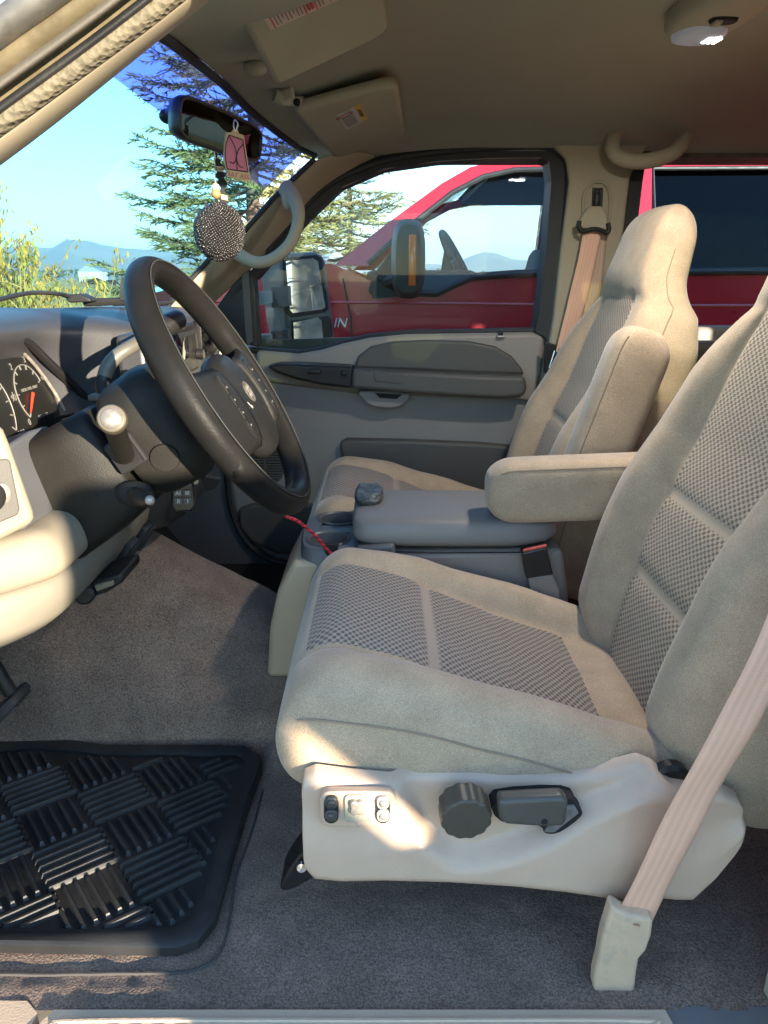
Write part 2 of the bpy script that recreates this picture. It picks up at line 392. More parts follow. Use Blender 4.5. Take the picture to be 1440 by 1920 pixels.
# far treeline: one mass of leaf clumps
M_far = mat('far_foliage', (0.10, 0.12, 0.045), 0.95, var=0.5, vscale=0.06)
rng = random.Random(3); mb = MB()
for i in range(2600):
    x = rng.uniform(-520, 260); y = 440+rng.uniform(-12, 12)
    hh = 5.2+3.2*noise.noise(V(x*0.02, 0, 0))+1.5*noise.noise(V(x*0.11, 3, 0))
    if -150 > x > -175 and rng.random() < 0.5: continue
    z = GZ+hh*rng.random()**0.7; s = rng.uniform(0.7, 1.7)
    n = V(rng.gauss(0, 1), rng.gauss(0, 1), rng.gauss(0, 1)).normalized(); _, a, b = frame(n)
    c = V(x, y, z); mb.add([c+a*s, c+b*s*0.8, c-a*s, c-b*s*0.8], [[0, 1, 2, 3]])
tl = stuff(mb.build('treeline', M_far, fixn=False)); tag(tl, 'low band of autumn trees along the far edge of the field', 'treeline')

M_bwall = mat('pale_siding', (0.6, 0.58, 0.54), 0.8); M_broof = mat('grey_roofing', (0.33, 0.34, 0.36), 0.6)
bc = U(176, 526, 400); barn = thing('farm_building', (bc.x, 400, GZ), 'small white gabled farm building far across the golden field', 'building')
MB().box((bc.x, 400, GZ+2.4), (12, 8, 4.8)).build('wall', M_bwall, barn)
MB().prism([V(bc.x-6.4, 395.7, GZ+4.8), V(bc.x+6.4, 395.7, GZ+4.8), V(bc.x+1, 395.7, GZ+7.2), V(bc.x-2, 395.7, GZ+7.6)], (0, 8.6, 0)).build('roof', M_broof, barn)
MB().box((bc.x-2, 395.9, GZ+1.3), (2.2, 0.2, 2.6)).build('door', M_broof, barn)
M_cow = mat('cow_hide', (0.025, 0.02, 0.018), 0.9)
def cow(px, s, label):
    c = UZ(px, 539, GZ); k = s
    t = thing('cow', (c.x, c.y, GZ), label, 'cow', 'cows grazing in the field')
    m = MB()
    secs = []
    for (x, z, ry, rz) in ((-1.05, 1.05, 0.05, 0.1), (-1.0, 1.0, 0.28, 0.34), (-0.5, 0.95, 0.36, 0.42), (0.1, 0.92, 0.38, 0.45), (0.6, 0.98, 0.3, 0.4), (0.85, 0.98, 0.2, 0.28), (1.15, 0.75, 0.15, 0.18), (1.45, 0.45, 0.12, 0.15), (1.62, 0.22, 0.08, 0.08)):
        secs.append([V(c.x+x*k, c.y+math.cos(a)*ry*k, GZ+(z+math.sin(a)*rz)*k) for a in [2*math.pi*i/10 for i in range(10)]])
    m.loft(secs)
    for (x, y) in ((-0.8, -0.2), (-0.8, 0.2), (0.55, -0.2), (0.55, 0.2)):
        m.tube([V(c.x+x*k, c.y+y*k, GZ+0.8*k), V(c.x+(x-0.04)*k, c.y+y*k, GZ+0.4*k), V(c.x+x*k, c.y+y*k, GZ)], [0.13*k, 0.08*k, 0.07*k], 8)
    m.build('body', M_cow, t)
cow(176, 1.15, 'dark cow grazing in the field in front of the white building')
cow(211, 1.0, 'dark cow standing alone to the right of the building')

# the air between here and the mountains
M_haze = bpy.data.materials.new('haze'); M_haze.use_nodes = True; hn = M_haze.node_tree.nodes
hn.remove(hn['Principled BSDF']); hv = hn.new('ShaderNodeVolumePrincipled'); hv.inputs['Color'].default_value = (0.80, 0.90, 1.0, 1); hv.inputs['Density'].default_value = 0.00030; hv.inputs['Anisotropy'].default_value = 0.0
M_haze.node_tree.links.new(hv.outputs[0], hn['Material Output'].inputs['Volume'])
hz = MB().box((0, 2800, 95), (12600, 6800, 210)).build('haze', M_haze); stuff(hz)
# trees
M_bark = mat('spruce_bark', (0.14, 0.10, 0.075), 0.95, bump=1.0, bscale=14, var=0.3, vscale=8)
M_need = mat('spruce_needles', (0.22, 0.215, 0.08), 0.8, var=0.45, vscale=2.2)
M_need2 = mat('blue_spruce_needles', (0.19, 0.20, 0.11), 0.8, var=0.4, vscale=2.2)
def spruce(name, x, y, h, rad, label, seed, needles, dens=1.0, base=0.6, bark=M_bark, sub=1.0):
    t = thing(name, (x, y, GZ), label, 'tree'); rn = random.Random(seed)
    trunk = MB(); tp = [V(x+0.05*math.sin(k*1.3), y+0.05*math.cos(k), GZ-0.1+h*k/10) for k in range(11)]
    trunk.tube(tp, [0.17*(h/9)*(1-k/10.6)+0.01 for k in range(11)], 12)
    cr = MB(); nb = int(h*13*dens)
    for i in range(nb):
        f = (i+0.5)/nb; z = GZ+base+(h-base)*f
        L = rad*(1-f)**0.72*rn.uniform(0.72, 1.12)+0.12
        a = i*2.399+rn.uniform(-0.3, 0.3); d = V(math.cos(a), math.sin(a), 0)
        droop = rn.uniform(0.12, 0.34)*(1-f*0.8)
        pts = [V(x, y, z)+d*(L*k/6)+V(0, 0, -droop*L*math.sin(min(1, k/6)*2.2)*0.7+0.10*L*(k/6)**3) for k in range(7)]
        trunk.tube(pts, [0.022*(1-k/7.5)*(0.5+L/rad) for k in range(7)], 5, cap=False)
        # twigs with needle sprays
        nt_ = max(6, int(L*11*sub))
        for q in range(nt_):
            u = 0.16+0.84*(q+rn.random())/nt_
            k = min(5, int(u*6)); p = pts[k].lerp(pts[k+1], u*6-k)
            sd_ = d.cross(V(0, 0, 1))*(1 if q % 2 else -1)
            dirn = (d*rn.uniform(0.5, 0.9)+sd_*rn.uniform(0.5, 1.0)+V(0, 0, rn.uniform(-0.35, 0.25))).normalized()
            tl_ = (0.34*L*(1.08-u)+0.14)*rn.uniform(0.6, 1.15)
            ns = max(3, int(tl_/0.021))
            for s in range(ns):
                b0 = p+dirn*(tl_*s/ns); w = 0.019*rn.uniform(0.7, 1.3); ln = 0.11*rn.uniform(0.8, 1.3)
                _, s1, u1 = frame(dirn+V(rn.gauss(0, .35), rn.gauss(0, .35), rn.gauss(0, .35)))
                dd = (dirn+s1*rn.uniform(-0.7, 0.7)+u1*rn.uniform(-0.5, 0.6)).normalized()
                wv = (s1 if rn.random() < .5 else u1)*w*0.5
                cr.add([b0-wv*0.6, b0+wv*0.6, b0+dd*ln*0.6+wv, b0+dd*ln, b0+dd*ln*0.6-wv], [[0, 1, 2, 3, 4]])
    trunk.build('trunk', bark, t); cr.build('crown', needles, t, fixn=False)
    return t
spruce('spruce_tree', -2.10, 13.2, 8.2, 3.0, 'large green spruce seen through the windshield behind the mirror', 11, M_need, dens=1.25, sub=1.6)
spruce('spruce_tree', -0.75, 17.0, 5.2, 1.7, 'thin blue-green spruce seen above the red truck hood through the door window', 5, M_need2, dens=0.9, sub=1.5)

# yellow willow brush at the left
M_stem = mat('willow_stem', (0.48, 0.29, 0.10), 0.8, var=0.3, vscale=4)
M_wleaf = mat('willow_leaf', (0.55, 0.31, 0.05), 0.8, var=0.4, vscale=3)
M_wleaf2 = mat('green_willow_leaf', (0.36, 0.28, 0.055), 0.8, var=0.4, vscale=3)
def willow(x, y, h, w, n, label, seed, leaf, lf=1.0):
    t = thing('willow_bush', (x, y, GZ), label, 'bush', 'willow bushes at the field edge'); rn = random.Random(seed)
    st = MB(); lv = MB()
    for i in range(n):
        a = rn.uniform(0, 6.28); lean = rn.uniform(0.05, 0.55)*w
        p0 = V(x+rn.gauss(0, w*0.28), y+rn.gauss(0, w*0.28), GZ); hh = h*rn.uniform(0.5, 1.0)
        d = V(math.cos(a), math.sin(a), 0)
        pts = [p0+d*lean*(k/5)**1.5+V(rn.gauss(0, .03), rn.gauss(0, .03), hh*k/5) for k in range(6)]
        st.tube(pts, [0.013*(1-k/6.5) for k in range(6)], 4, cap=False)
        for j in range(9):
            u = rn.uniform(0.3, 1); k = min(4, int(u*5)); p = pts[k].lerp(pts[k+1], u*5-k)
            b = V(rn.gauss(0, 1), rn.gauss(0, 1), rn.uniform(0.3, 1.6)).normalized(); L = rn.uniform(0.2, 0.6)*h*0.32
            st.tube([p, p+b*L*0.5+V(0, 0, 0.02), p+b*L], [0.006, 0.004, 0.002], 3, cap=False)
            for q in range(int(9*lf)):
                c = p+b*L*rn.uniform(0.2, 1.05)+V(rn.gauss(0, .04), rn.gauss(0, .04), rn.gauss(0, .04)); nn = V(rn.gauss(0, 1), rn.gauss(0, 1), rn.gauss(0, 1)); _, s1, u1 = frame(nn)
                lv.add([c-s1*0.014, c+u1*0.05, c+s1*0.014, c-u1*0.05], [[0, 1, 2, 3]])
    st.build('stems', M_stem, t); lv.build('leaves', leaf, t, fixn=False)
c = U(20, 560, 9.5); willow(c.x, 9.5, 2.3, 1.3, 55, 'yellow willow brush behind the wiper at the left edge of the windshield', 4, M_wleaf)
c = U(-20, 560, 8.2); willow(c.x, 8.2, 1.95, 0.8, 34, 'low willow clump in front of the yellow brush', 8, M_wleaf2, 1.4)
c = U(78, 560, 12); willow(c.x, 12, 1.45, 0.7, 26, 'smaller golden willow clump at the right end of the brush', 14, M_wleaf)
c = U(-60, 560, 10); willow(c.x, 10, 2.9, 0.7, 40, 'tall willow at the far left of the brush', 23, M_wleaf2, 1.6)
# tall golden grass
rn = random.Random(9); mb = MB()
for i in range(9000):
    y = rn.uniform(7.5, 22); px = rn.uniform(-120, 120 if y < 14 else 330); p = U(px, 560, y); h = rn.uniform(0.18, 0.55)*(1.1 if y < 12 else 0.8)
    p.z = GZ; d = V(rn.gauss(0, .12), rn.gauss(0, .12), 1)*h; w = V(0.008, 0, 0)
    mb.add([p-w, p+w, p+d], [[0, 1, 2]])
M_grass = mat('dry_grass', (0.45, 0.35, 0.13), 0.9, var=0.35, vscale=2)
gr = stuff(mb.build('grass', M_grass, fixn=False)); tag(gr, 'dry golden grass growing beyond the hood', 'grass')

# unseen straw blocks, made up to shape the shade on the doorway
M_blocker = mat('straw', (0.42, 0.33, 0.17), 0.95, bump=1.0, bscale=60, var=0.3, vscale=20)
def blocker(q, zp, w, h, rot, label, t=-2.0):
    """placed across the sun's path: q sideways, zp the height its shade has at the cab"""
    ca, sa = math.cos(R(SUN_AZ)), math.sin(R(SUN_AZ)); z = zp-t*math.tan(R(SUN_EL))
    o = MB().box(V(0, 0, 0), (w, 0.42, h), None, 0.03, 0, 3).build('shade_blocker', M_blocker); o.location = (ca*q+sa*t, -sa*q+ca*t, z); o.rotation_euler = (0, rot, -R(SUN_AZ))
    return tag(o, label, 'blocker', 'unseen straw blocks added to shade the open door')
blocker(0.66, -1.80, 0.94, 0.46, 0, 'straw bale added lowest in the unseen heap that shades the door')
blocker(0.66, -1.36, 0.94, 0.44, 0, 'straw bale added second from the ground in the unseen heap that shades the door')
blocker(0.66, -0.88, 0.94, 0.56, 0, 'straw bale added third from the ground in the unseen heap that shades the door')
blocker(-1.05, -1.64, 0.7, 0.80, 0, 'big square straw bale added apart at the left end of the unseen shading heap')
blocker(-1.05, -0.98, 0.7, 0.53, 0, 'straw bale added for shade on top of the big square one at the left end')
blocker(-0.49, -0.48, 1.72, 0.34, 0, 'long straw bale added to bridge the gap at the left of the unseen shading heap')
blocker(0.316, -0.589, 0.50, 0.20, R(52), 'small straw bale added slumped on the left corner of the unseen shading heap')
blocker(0.63, -0.385, 0.50, 0.40, R(52), 'straw bale added tipped askew on top of the unseen shading heap')
blocker(0.37, -0.20, 0.36, 0.15, 0, 'small straw bale added for shade across the slumped and the tipped bale')
blocker(0.92, -0.45, 0.80, 0.40, 0, 'straw bale added topmost at the right of the unseen shading heap')
# ------------------------------------------------------------------ red pickup parked alongside
M_red = mat('red_paint', (0.44, 0.013, 0.022), 0.30, coat=1.0, var=0.04, vscale=2, spec=0.5)
M_tint = glass('privacy_glass', (0.012, 0.014, 0.018), 0.55)
M_rglass = glass('side_glass', (0.90, 0.93, 0.93), 0.5, 0.0)
M_amber = mat('amber_lens', (0.75, 0.16, 0.02), 0.15, coat=1.0)
M_blk = mat('black_trim', (0.02, 0.02, 0.022), 0.5, var=0.2, vscale=20)
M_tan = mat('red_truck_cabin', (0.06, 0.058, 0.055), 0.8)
Yr = 2.95; Yf = 4.85
rt = thing('red_pickup', (1.2, 3.9, GZ), 'dark red crew cab pickup parked alongside, seen through the passenger windows', 'pickup truck')
def side(pts, y): return [V(x, y, z) for x, z in pts]
body = MB()
lower = [(-1.38, -0.30), (-1.15, -0.14), (-0.9, -0.06), (-0.55, 0.02), (-0.20, 0.052), (0.06, -0.055), (0.2, -0.06), (0.26, -0.03), (0.33, 0.0), (0.5, 0.012), (1.0, 0.018), (2.05, 0.025), (2.1, 0.03), (4.2, 0.03), (4.25, -0.9), (3.55, -1.1), (3.4, -0.75), (3.1, -0.6), (2.8, -0.75), (2.65, -1.12), (-0.32, -1.12), (-0.40, -0.8), (-0.75, -0.62), (-1.10, -0.8), (-1.2, -1.05), (-1.40, -1.0)]
body.prism(side(lower, Yr), (0, 0.09, 0), 0.012)
body.prism(side(lower, Yf), (0, -0.09, 0), 0.012)
# hood and front, lofted across the width
secs = []
for k in range(13):
    v = k/12; y = lerp(Yr+0.02, Yf-0.02, v); c = 0.05*math.sin(math.pi*v)+0.02*math.sin(math.pi*v)**0.3
    secs.append([V(-1.40, y, -0.95), V(-1.45, y, -0.40), V(-1.36, y, -0.25+c*0.5), V(-1.12, y, -0.125+c), V(-0.88, y, -0.055+c), V(-0.55, y, 0.02+c), V(-0.22, y, 0.05+c), V(-0.2, y, -0.3), V(-0.2, y, -0.95)])
body.loft(secs, closed=True, cap=True)
body.box((3.15, 3.9, -0.55), (2.1, 1.75, 0.5)); body.box((1.0, 3.9, -1.0), (2.6, 1.75, 0.12))
# roof rails, pillars (each side)
for (y, s) in ((Yr, 1), (Yf, -1)):
    top = 0.10*s
    def q(x, z, w=0.0): return V(x, y+s*(0.02+0.16*max(0, z-0.03)/0.4)+w, z)
    outer = [(-0.19, 0.045), (0.0, 0.19), (0.22, 0.345), (0.33, 0.405), (0.47, 0.436), (0.8, 0.45), (2.0, 0.45)]
    inner = [(-0.06, 0.045), (0.06, 0.16), (0.26, 0.315), (0.38, 0.375), (0.5, 0.398), (0.8, 0.408), (2.0, 0.405)]
    for i in range(6):
        a, b, c_, d_ = outer[i], outer[i+1], inner[i+1], inner[i]
        body.prism([q(*a), q(*b), q(*c_), q(*d_)], (0, 0.07*s, 0.0))
    body.prism([q(0.91, 0.0), q(1.03, 0.0), q(1.03, 0.42), q(0.91, 0.42)], (0, 0.07*s, 0))
    body.prism([q(1.95, 0.0), q(2.1, 0.0), q(2.1, 0.44), q(1.95, 0.44)], (0, 0.07*s, 0))
body.prism([V(0.42, Yr+0.17, 0.43), V(0.42, Yf-0.17, 0.43), V(0.48, Yf-0.3, 0.47), V(0.48, Yr+0.3, 0.47)], (1.62, 0, 0.0), 0.01)
body.box((2.08, 3.9, 0.2), (0.06, 1.6, 0.5))
body.build('body', M_red, rt, sharp=30)
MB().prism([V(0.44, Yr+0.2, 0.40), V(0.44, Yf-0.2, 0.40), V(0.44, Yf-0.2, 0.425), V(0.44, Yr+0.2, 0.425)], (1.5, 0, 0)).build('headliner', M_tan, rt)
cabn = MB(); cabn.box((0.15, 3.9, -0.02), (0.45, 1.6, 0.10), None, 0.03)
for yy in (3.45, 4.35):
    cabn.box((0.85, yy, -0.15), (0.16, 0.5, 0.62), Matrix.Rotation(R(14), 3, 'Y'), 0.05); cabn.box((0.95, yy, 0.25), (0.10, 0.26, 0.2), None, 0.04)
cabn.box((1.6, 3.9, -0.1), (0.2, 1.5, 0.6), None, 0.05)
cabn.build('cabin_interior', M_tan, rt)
sw = MB(); cpt = V(0.34, 3.45, 0.02); nd = V(0.88, 0, 0.47); _, s1, u1 = frame(nd)
sw.tube([cpt+(s1*math.cos(a)+u1*math.sin(a))*0.19 for a in [2*math.pi*k/32 for k in range(33)]], 0.014, 8)
sw.lathe([(0.07, -0.02), (0.07, 0.01), (0.03, 0.02)], cpt, nd); sw.box(cpt, (0.01, 0.34, 0.04))
sw.build('steering_wheel', M_blk, rt)
def glassq(y, s, pts): return [V(x, y+s*(0.045+0.16*max(0, z-0.03)/0.4), z) for x, z in pts]
for (y, s) in ((Yr, 1), (Yf, -1)):
    MB().prism(glassq(y, s, [(-0.09, 0.03), (0.06, -0.055), (0.2, -0.06), (0.33, 0.0), (0.9, 0.01), (0.9, 0.415), (0.5, 0.405), (0.3, 0.335), (0.06, 0.165)]), (0, 0.004*s, 0)).build('front_window', M_rglass, rt)
    MB().prism(glassq(y, s, [(1.02, 0.01), (1.96, 0.015), (1.96, 0.42), (1.02, 0.42)]), (0, 0.004*s, 0)).build('rear_window', M_tint, rt)
MB().prism([V(-0.20, Yr+0.05, 0.05), V(-0.20, Yf-0.05, 0.05), V(0.42, Yf-0.2, 0.44), V(0.42, Yr+0.2, 0.44)], (0.004, 0, -0.004)).build('windshield', M_rglass, rt)
# window mouldings, door gap, side trim
tr = MB()
tr.tube([V(x, Yr-0.004, z) for x, z in [(-0.02, 0.0), (0.06, -0.05), (0.2, -0.056), (0.26, -0.026), (0.33, 0.004), (0.5, 0.016), (0.885, 0.02)]], 0.014, 8)
tr.tube([V(1.03, Yr-0.004, 0.022), V(2.0, Yr-0.004, 0.03)], 0.014, 8)
tr.tube([V(-0.06, Yr+0.03, 0.05), V(0.06, Yr+0.075, 0.16), V(0.26, Yr+0.135, 0.31), V(0.38, Yr+0.16, 0.37), V(0.5, Yr+0.17, 0.395), V(0.9, Yr+0.173, 0.405)], 0.010, 8)
tr.tube([V(1.03, Yr+0.02, 0.03), V(1.03, Yr+0.17, 0.40), V(1.95, Yr+0.172, 0.405)], 0.008, 8)
tr.prism([U(690, 545, Yr-0.005), U(700, 515, Yr-0.005), U(735, 470, Yr-0.005), U(748, 470, Yr-0.005), U(748, 556, Yr-0.005), U(700, 560, Yr-0.005)], (0, 0.05, 0), 0.004)
tr.build('window_trim', M_blk, rt)
MB().tube([V(-0.155, Yr-0.0005, 0.0), V(-0.125, Yr-0.0005, -0.15), V(-0.12, Yr-0.0005, -1.0)], 0.004, 6).build('door_gap', M_blk, rt)
MB().tube([V(0.965, Yr-0.0005, 0.01), V(0.965, Yr-0.0005, -1.0)], 0.004, 6).build('door_gap', M_blk, rt)
MB().tube([V(-0.9, Yr-0.001, -0.085), V(0.0, Yr-0.001, -0.09), V(0.9, Yr-0.001, -0.10), V(2.0, Yr-0.001, -0.10)], 0.006, 6).build('body_crease', M_red, rt)
for x in (-0.75, 3.1):
    for y in (Yr+0.12, Yf-0.12):
        w = MB().lathe([(0.10, -0.1), (0.30, -0.12), (0.39, -0.09), (0.40, 0), (0.39, 0.09), (0.30, 0.12), (0.10, 0.1)], (x, y, GZ+0.40), (0, 1, 0), 32).build('wheel', M_rubber, rt)
        MB().lathe([(0.04, -0.124), (0.22, -0.122), (0.23, -0.10), (0.23, 0.1), (0.22, 0.122), (0.04, 0.124)], (x, y, GZ+0.40), (0, 1, 0), 24).build('rim', M_chrome, w)
vs, fs = text_mesh('IN', 0.05, U(637, 606, Yr-0.004), (1, 0, 0), (0, 0, 1), 0.003, shear=0.25)
MB().add(vs, fs).build('badge', mat('badge_silver', (0.65, 0.65, 0.66), 0.3, metal=0.3), rt)
# its two door mirrors
def tow_mirror(y, s, parent):
    c = U(765, 487, 2.74) if s > 0 else V(0.12, Yf+0.22, 0.06)
    m = MB(); secs = []
    for (t, kx, kz, oy) in ((0, .2, .5, 0), (0.03, .75, .85, 0), (0.2, 1, 1, 0), (0.75, 1, 1, 0), (0.95, .8, .9, 0), (1.0, .5, .7, 0)):
        secs.append([V(c.x+math.copysign(abs(math.cos(a))**0.6, math.cos(a))*0.058*kx, c.y+(t-0.5)*0.17*s, c.z+math.copysign(abs(math.sin(a))**0.7, math.sin(a))*0.130*kz) for a in [2*math.pi*k/20 for k in range(20)]])
    m.loft(secs); h = m.build('mirror', M_blk, parent)
    MB().box((c.x+0.012, c.y-0.085*s, c.z-0.005), (0.026, 0.012, 0.165), None, 0.005).build('turn_signal', M_amber, h)
    MB().tube([V(c.x-0.02, c.y+0.05*s, c.z-0.06), V(c.x-0.06, c.y+0.2*s, c.z-0.075)], 0.035, 10, flat=0.7).build('bracket', M_blk, h)
tow_mirror(Yr, 1, rt); tow_mirror(Yf, -1, rt)
MB().prism(px_poly([(836, 450), (880, 525), (822, 540)], Yf-0.03), (0, 0.03, 0), 0.003).build('window_trim', M_blk, rt)
MB().tube([U(x, y, Yr+0.45) for x, y in [(575, 492), (625, 489), (700, 470)]], 0.008, 6).build('wiper', M_blk, rt)

M_oldbark = mat('old_bark', (0.20, 0.165, 0.13), 0.95, bump=1.0, bscale=18, var=0.35, vscale=6)
bt0 = thing('bare_tree', (9.5, 2.62, GZ), 'bare tree standing behind the trucks, seen in the tow mirror', 'tree')
m = MB(); m.tube([V(9.5, 2.62, GZ-0.1), V(9.5, 2.62, 0.6), V(9.45, 2.65, 2.5), V(9.5, 2.6, 5)], [0.36, 0.28, 0.24, 0.12], 14); m.build('trunk', M_oldbark, bt0)
m = MB(); rn = random.Random(31)
for i in range(70):
    z = rn.uniform(-0.6, 4.5); a = rn.uniform(0, 6.28); d = V(math.cos(a), math.sin(a), rn.uniform(-0.35, 0.1)); L = rn.uniform(0.8, 2.2)
    p = V(9.5, 2.62, z); m.tube([p, p+d*L*0.5+V(0, 0, -0.05), p+d*L+V(0, 0, -0.25)], [0.025, 0.014, 0.004], 5, cap=False)
    for k in range(5):
        b = p+d*L*rn.uniform(0.3, 1); e = V(rn.gauss(0, 1), rn.gauss(0, 1), rn.gauss(-0.3, 0.6)).normalized()*rn.uniform(0.2, 0.6); m.tube([b, b+e*0.5, b+e], [0.008, 0.005, 0.002], 4, cap=False)
m.build('branches', M_oldbark, bt0)
# ------------------------------------------------------------------ the cab the photographer looks into
YC = 1.45
hdr_px = [(300, 60, 1.0), (320, 72, 1.06), (345, 92, 1.15), (415, 150, 1.45), (470, 205, 1.68), (520, 245, 1.86), (560, 274, 2.02), (592, 290, 2.10)]
hdr = [U(*q) for q in hdr_px]
def header(y):
    ys = [p.y for p in hdr]
    if y < 1.0:
        q = header(2*YC-y); k = sstep(1.0, 0.9, y)
        h0 = hdr[0]; q2 = h0+(hdr[0]-hdr[1])*((1.0-y)/(hdr[1].y-hdr[0].y))*0.3
        return V(lerp(q2.x, q.x, k), y, lerp(q2.z, q.z, k))
    return V(interp(ys, [p.x for p in hdr], y), y, interp(ys, [p.z for p in hdr], y))
def base(y):
    u = (y-YC)/0.60
    return V(-0.93+0.33*u*u, y, -0.105+0.025*u*u)
def roofz(y): return 0.315+0.095*(1-abs((y-YC)/0.73)**2.4)

cab = thing('pickup_cab', (0.6, YC, GZ), 'tan and grey pickup cab interior with open driver doorway, pillars, headliner and windshield', 'vehicle cab')
def liner_fn(a, b):
    y = lerp(0.72, 2.185, b); h = header(y)
    x = lerp(h.x, 1.95, a**1.6); d = x-h.x
    k = sstep(0.0, 0.42, d)
    z = lerp(h.z, roofz(y), k)+0.012*math.sin(min(1, d/0.10)*math.pi)*0.4
    return V(x, y, z)
hl_ = MB().grid(liner_fn, 60, 40).build('headliner', M_liner, cab, sharp=180, solid=0.0)
def roof_fn(a, b):
    p = liner_fn(a, b); return p+V(-0.02, 0, 0.035)
MB().grid(roof_fn, 20, 16).build('roof_skin', M_gold, cab, sharp=180)
# dark header edge with its wavy rubber lip
lip = [header(lerp(0.98, 2.1, i/40))+V(-0.002, 0, -0.002) for i in range(41)]
MB().tube(lip, 0.008, 8).build('header_seal', M_seal, cab)

# windshield: clear pane plus the blue shade band along its top
def ws(t, y, off=0.0):
    h = header(y); b = base(y); p = h.lerp(b, t); bulge = 0.03*math.sin(math.pi*t)
    return p+V(-bulge-off, 0, -0.004)
BT = 0.29
def wsY(v, t): return lerp(lerp(0.90, 0.83, t), lerp(2.045, 2.10, t), v)
BTS = []
for i_ in range(25):                       # lower edge of the band: nearly parallel to the header
    lo, hi = 0.03, 0.40
    for _ in range(30):
        m_ = (lo+hi)/2; p = ws(m_, wsY(i_/24, m_)); zc = p.y*CP-p.z*SP
        x_, y_ = 720+FPX*p.x/zc, 960-FPX*(p.y*SP+p.z*CP)/zc
        if y_-(143+(x_-210)*0.74) < 0: lo = m_
        else: hi = m_
    BTS.append((lo+hi)/2)
def bt(v): return interp([k/24 for k in range(25)], BTS, v)
MB().grid(lambda a, b: ws(lerp(bt(a), 1.0, b), wsY(a, lerp(bt(a), 1, b))), 24, 16).build('windshield', M_wglass, cab, sharp=180)
MB().grid(lambda a, b: ws(lerp(-0.01, bt(a), b), wsY(a, bt(a)*b)), 24, 6).build('shade_band', M_band, cab, sharp=180)
# black ceramic edge along the passenger side of the glass
edge = [(590, 298), (575, 312), (510, 374), (455, 437), (400, 478), (352, 530), (318, 570), (290, 600)]
MB().tube([U(x, y, 2.03) for x, y in edge], 0.0065, 8).build('glass_seal', M_seal, cab)

# passenger A-pillar trim
up_ = [(588, 300), (545, 343), (510, 376), (455, 439), (402, 482), (352, 534), (306, 590)]
lo_ = [(720, 292), (600, 355), (568, 402), (505, 474), (440, 532), (395, 575), (345, 615)]
secs = []
for i in range(len(up_)):
    a = U(*up_[i], 2.035); b = U(*lo_[i], 2.175); n = []
    for k in range(7):
        t = k/6; p = a.lerp(b, t); n.append(p+V(0.012, -0.030, 0.012)*math.sin(math.pi*min(1, t*1.05))**0.7)
    secs.append(n)
MB().loft(secs, closed=False).build('pillar_trim', M_beige, cab, sub=2, solid=0.004)

# driver A-pillar: trim, fuzzy seal, painted flanges (close to the lens, upper left)
def strip(name, e1, Y1, e2, Y2, mat_, bulge=0.01, n=7, parent=None):
    secs = []
    for p, q in zip(e1, e2):
        a = U(*p, Y1); b = U(*q, Y2)
        secs.append([a.lerp(b, k/n)+V(0.6*bulge, -bulge, -0.3*bulge)*math.sin(math.pi*k/n) for k in range(n+1)])
    return MB().loft(secs, closed=False).build(name, mat_, parent or cab, sub=1, solid=0.003)
L0 = [(-260, 492), (-60, 352), (0, 310), (104, 232), (208, 147), (300, 72), (372, 18), (460, -60)]
L1 = [(-260, 446), (-60, 297), (0, 254), (90, 190), (180, 122), (270, 58), (345, -2), (430, -70)]
L2 = [(-260, 405), (-60, 253), (0, 207), (80, 150), (165, 88), (245, 27), (310, -25), (390, -90)]
L3 = [(-260, 350), (-60, 196), (0, 150), (70, 100), (150, 42), (215, -8), (280, -60), (350, -115)]
L4 = [(-260, 300), (-60, 140), (0, 92), (60, 50), (130, 2), (190, -45), (250, -95), (320, -150)]
L5 = [(-260, 215), (-60, 50), (0, 8), (50, -30), (110, -80), (170, -120), (230, -165), (300, -215)]
strip('pillar_trim', L0, 0.90, L1, 0.83, mat('sunlit_pillar_trim', (0.42, 0.355, 0.255), 0.55, bump=0.1, bscale=500), 0.008)  # paler copy of the beige trim, sunlight put into its colour
def off(L, d): return [(x+0.35*d, y+d) for x, y in L]
strip('door_seal', off(L1, 3), 0.832, L2, 0.815, M_hair, 0.007)
strip('door_seal', off(L2, 4), 0.817, off(L2, -12), 0.812, M_rubber, 0.006)
strip('body_flange', off(L2, -10), 0.815, L3, 0.80, M_gold, -0.006)
strip('door_seal', off(L3, 14), 0.800, off(L3, -6), 0.797, mat('worn_rubber', (0.10, 0.088, 0.072), 0.55, bump=0.2, bscale=200, var=0.2), 0.010)
strip('body_flange', off(L3, 2), 0.798, L4, 0.785, M_gold, 0.004)
strip('body_flange', off(L4, 2), 0.785, L5, 0.765, mat('pillar_paint', (0.10, 0.095, 0.085), 0.5, bump=0.5, bscale=60, var=0.35, vscale=30, dirt=(0.30, 0.23, 0.12), dscale=14, damt=0.6), 0.012)

# passenger B-pillar trim
bp_out = [(1036, 272), (1070, 262), (1120, 255), (1215, 254), (1222, 268), (1196, 300), (1182, 335), (1172, 420), (1158, 520), (1148, 640), (1140, 800), (1000, 800), (1028, 660), (1038, 600), (1052, 470), (1068, 340), (1062, 298)]
plate('pillar_trim', bp_out, 2.135, 0.12, M_beige, cab, bev=0.012, seg=4)
# belt height slot on it
MB().prism(px_poly([(1112, 352), (1131, 352), (1129, 396), (1110, 396)], 2.128), (0, 0.02, 0), 0.004).build('belt_slot', M_black, cab)
MB().box(U(1120, 360, 2.126), (0.012, 0.012, 0.014), None, 0.003).build('belt_slider', M_black, cab)
MB().tube(smooth_path([U(x, y, 2.131) for x, y in [(1094, 420), (1094, 370), (1107, 346), (1121, 341), (1136, 346), (1144, 370), (1142, 420)]], 6), 0.004, 8).build('slot_rim', M_beige, cab)
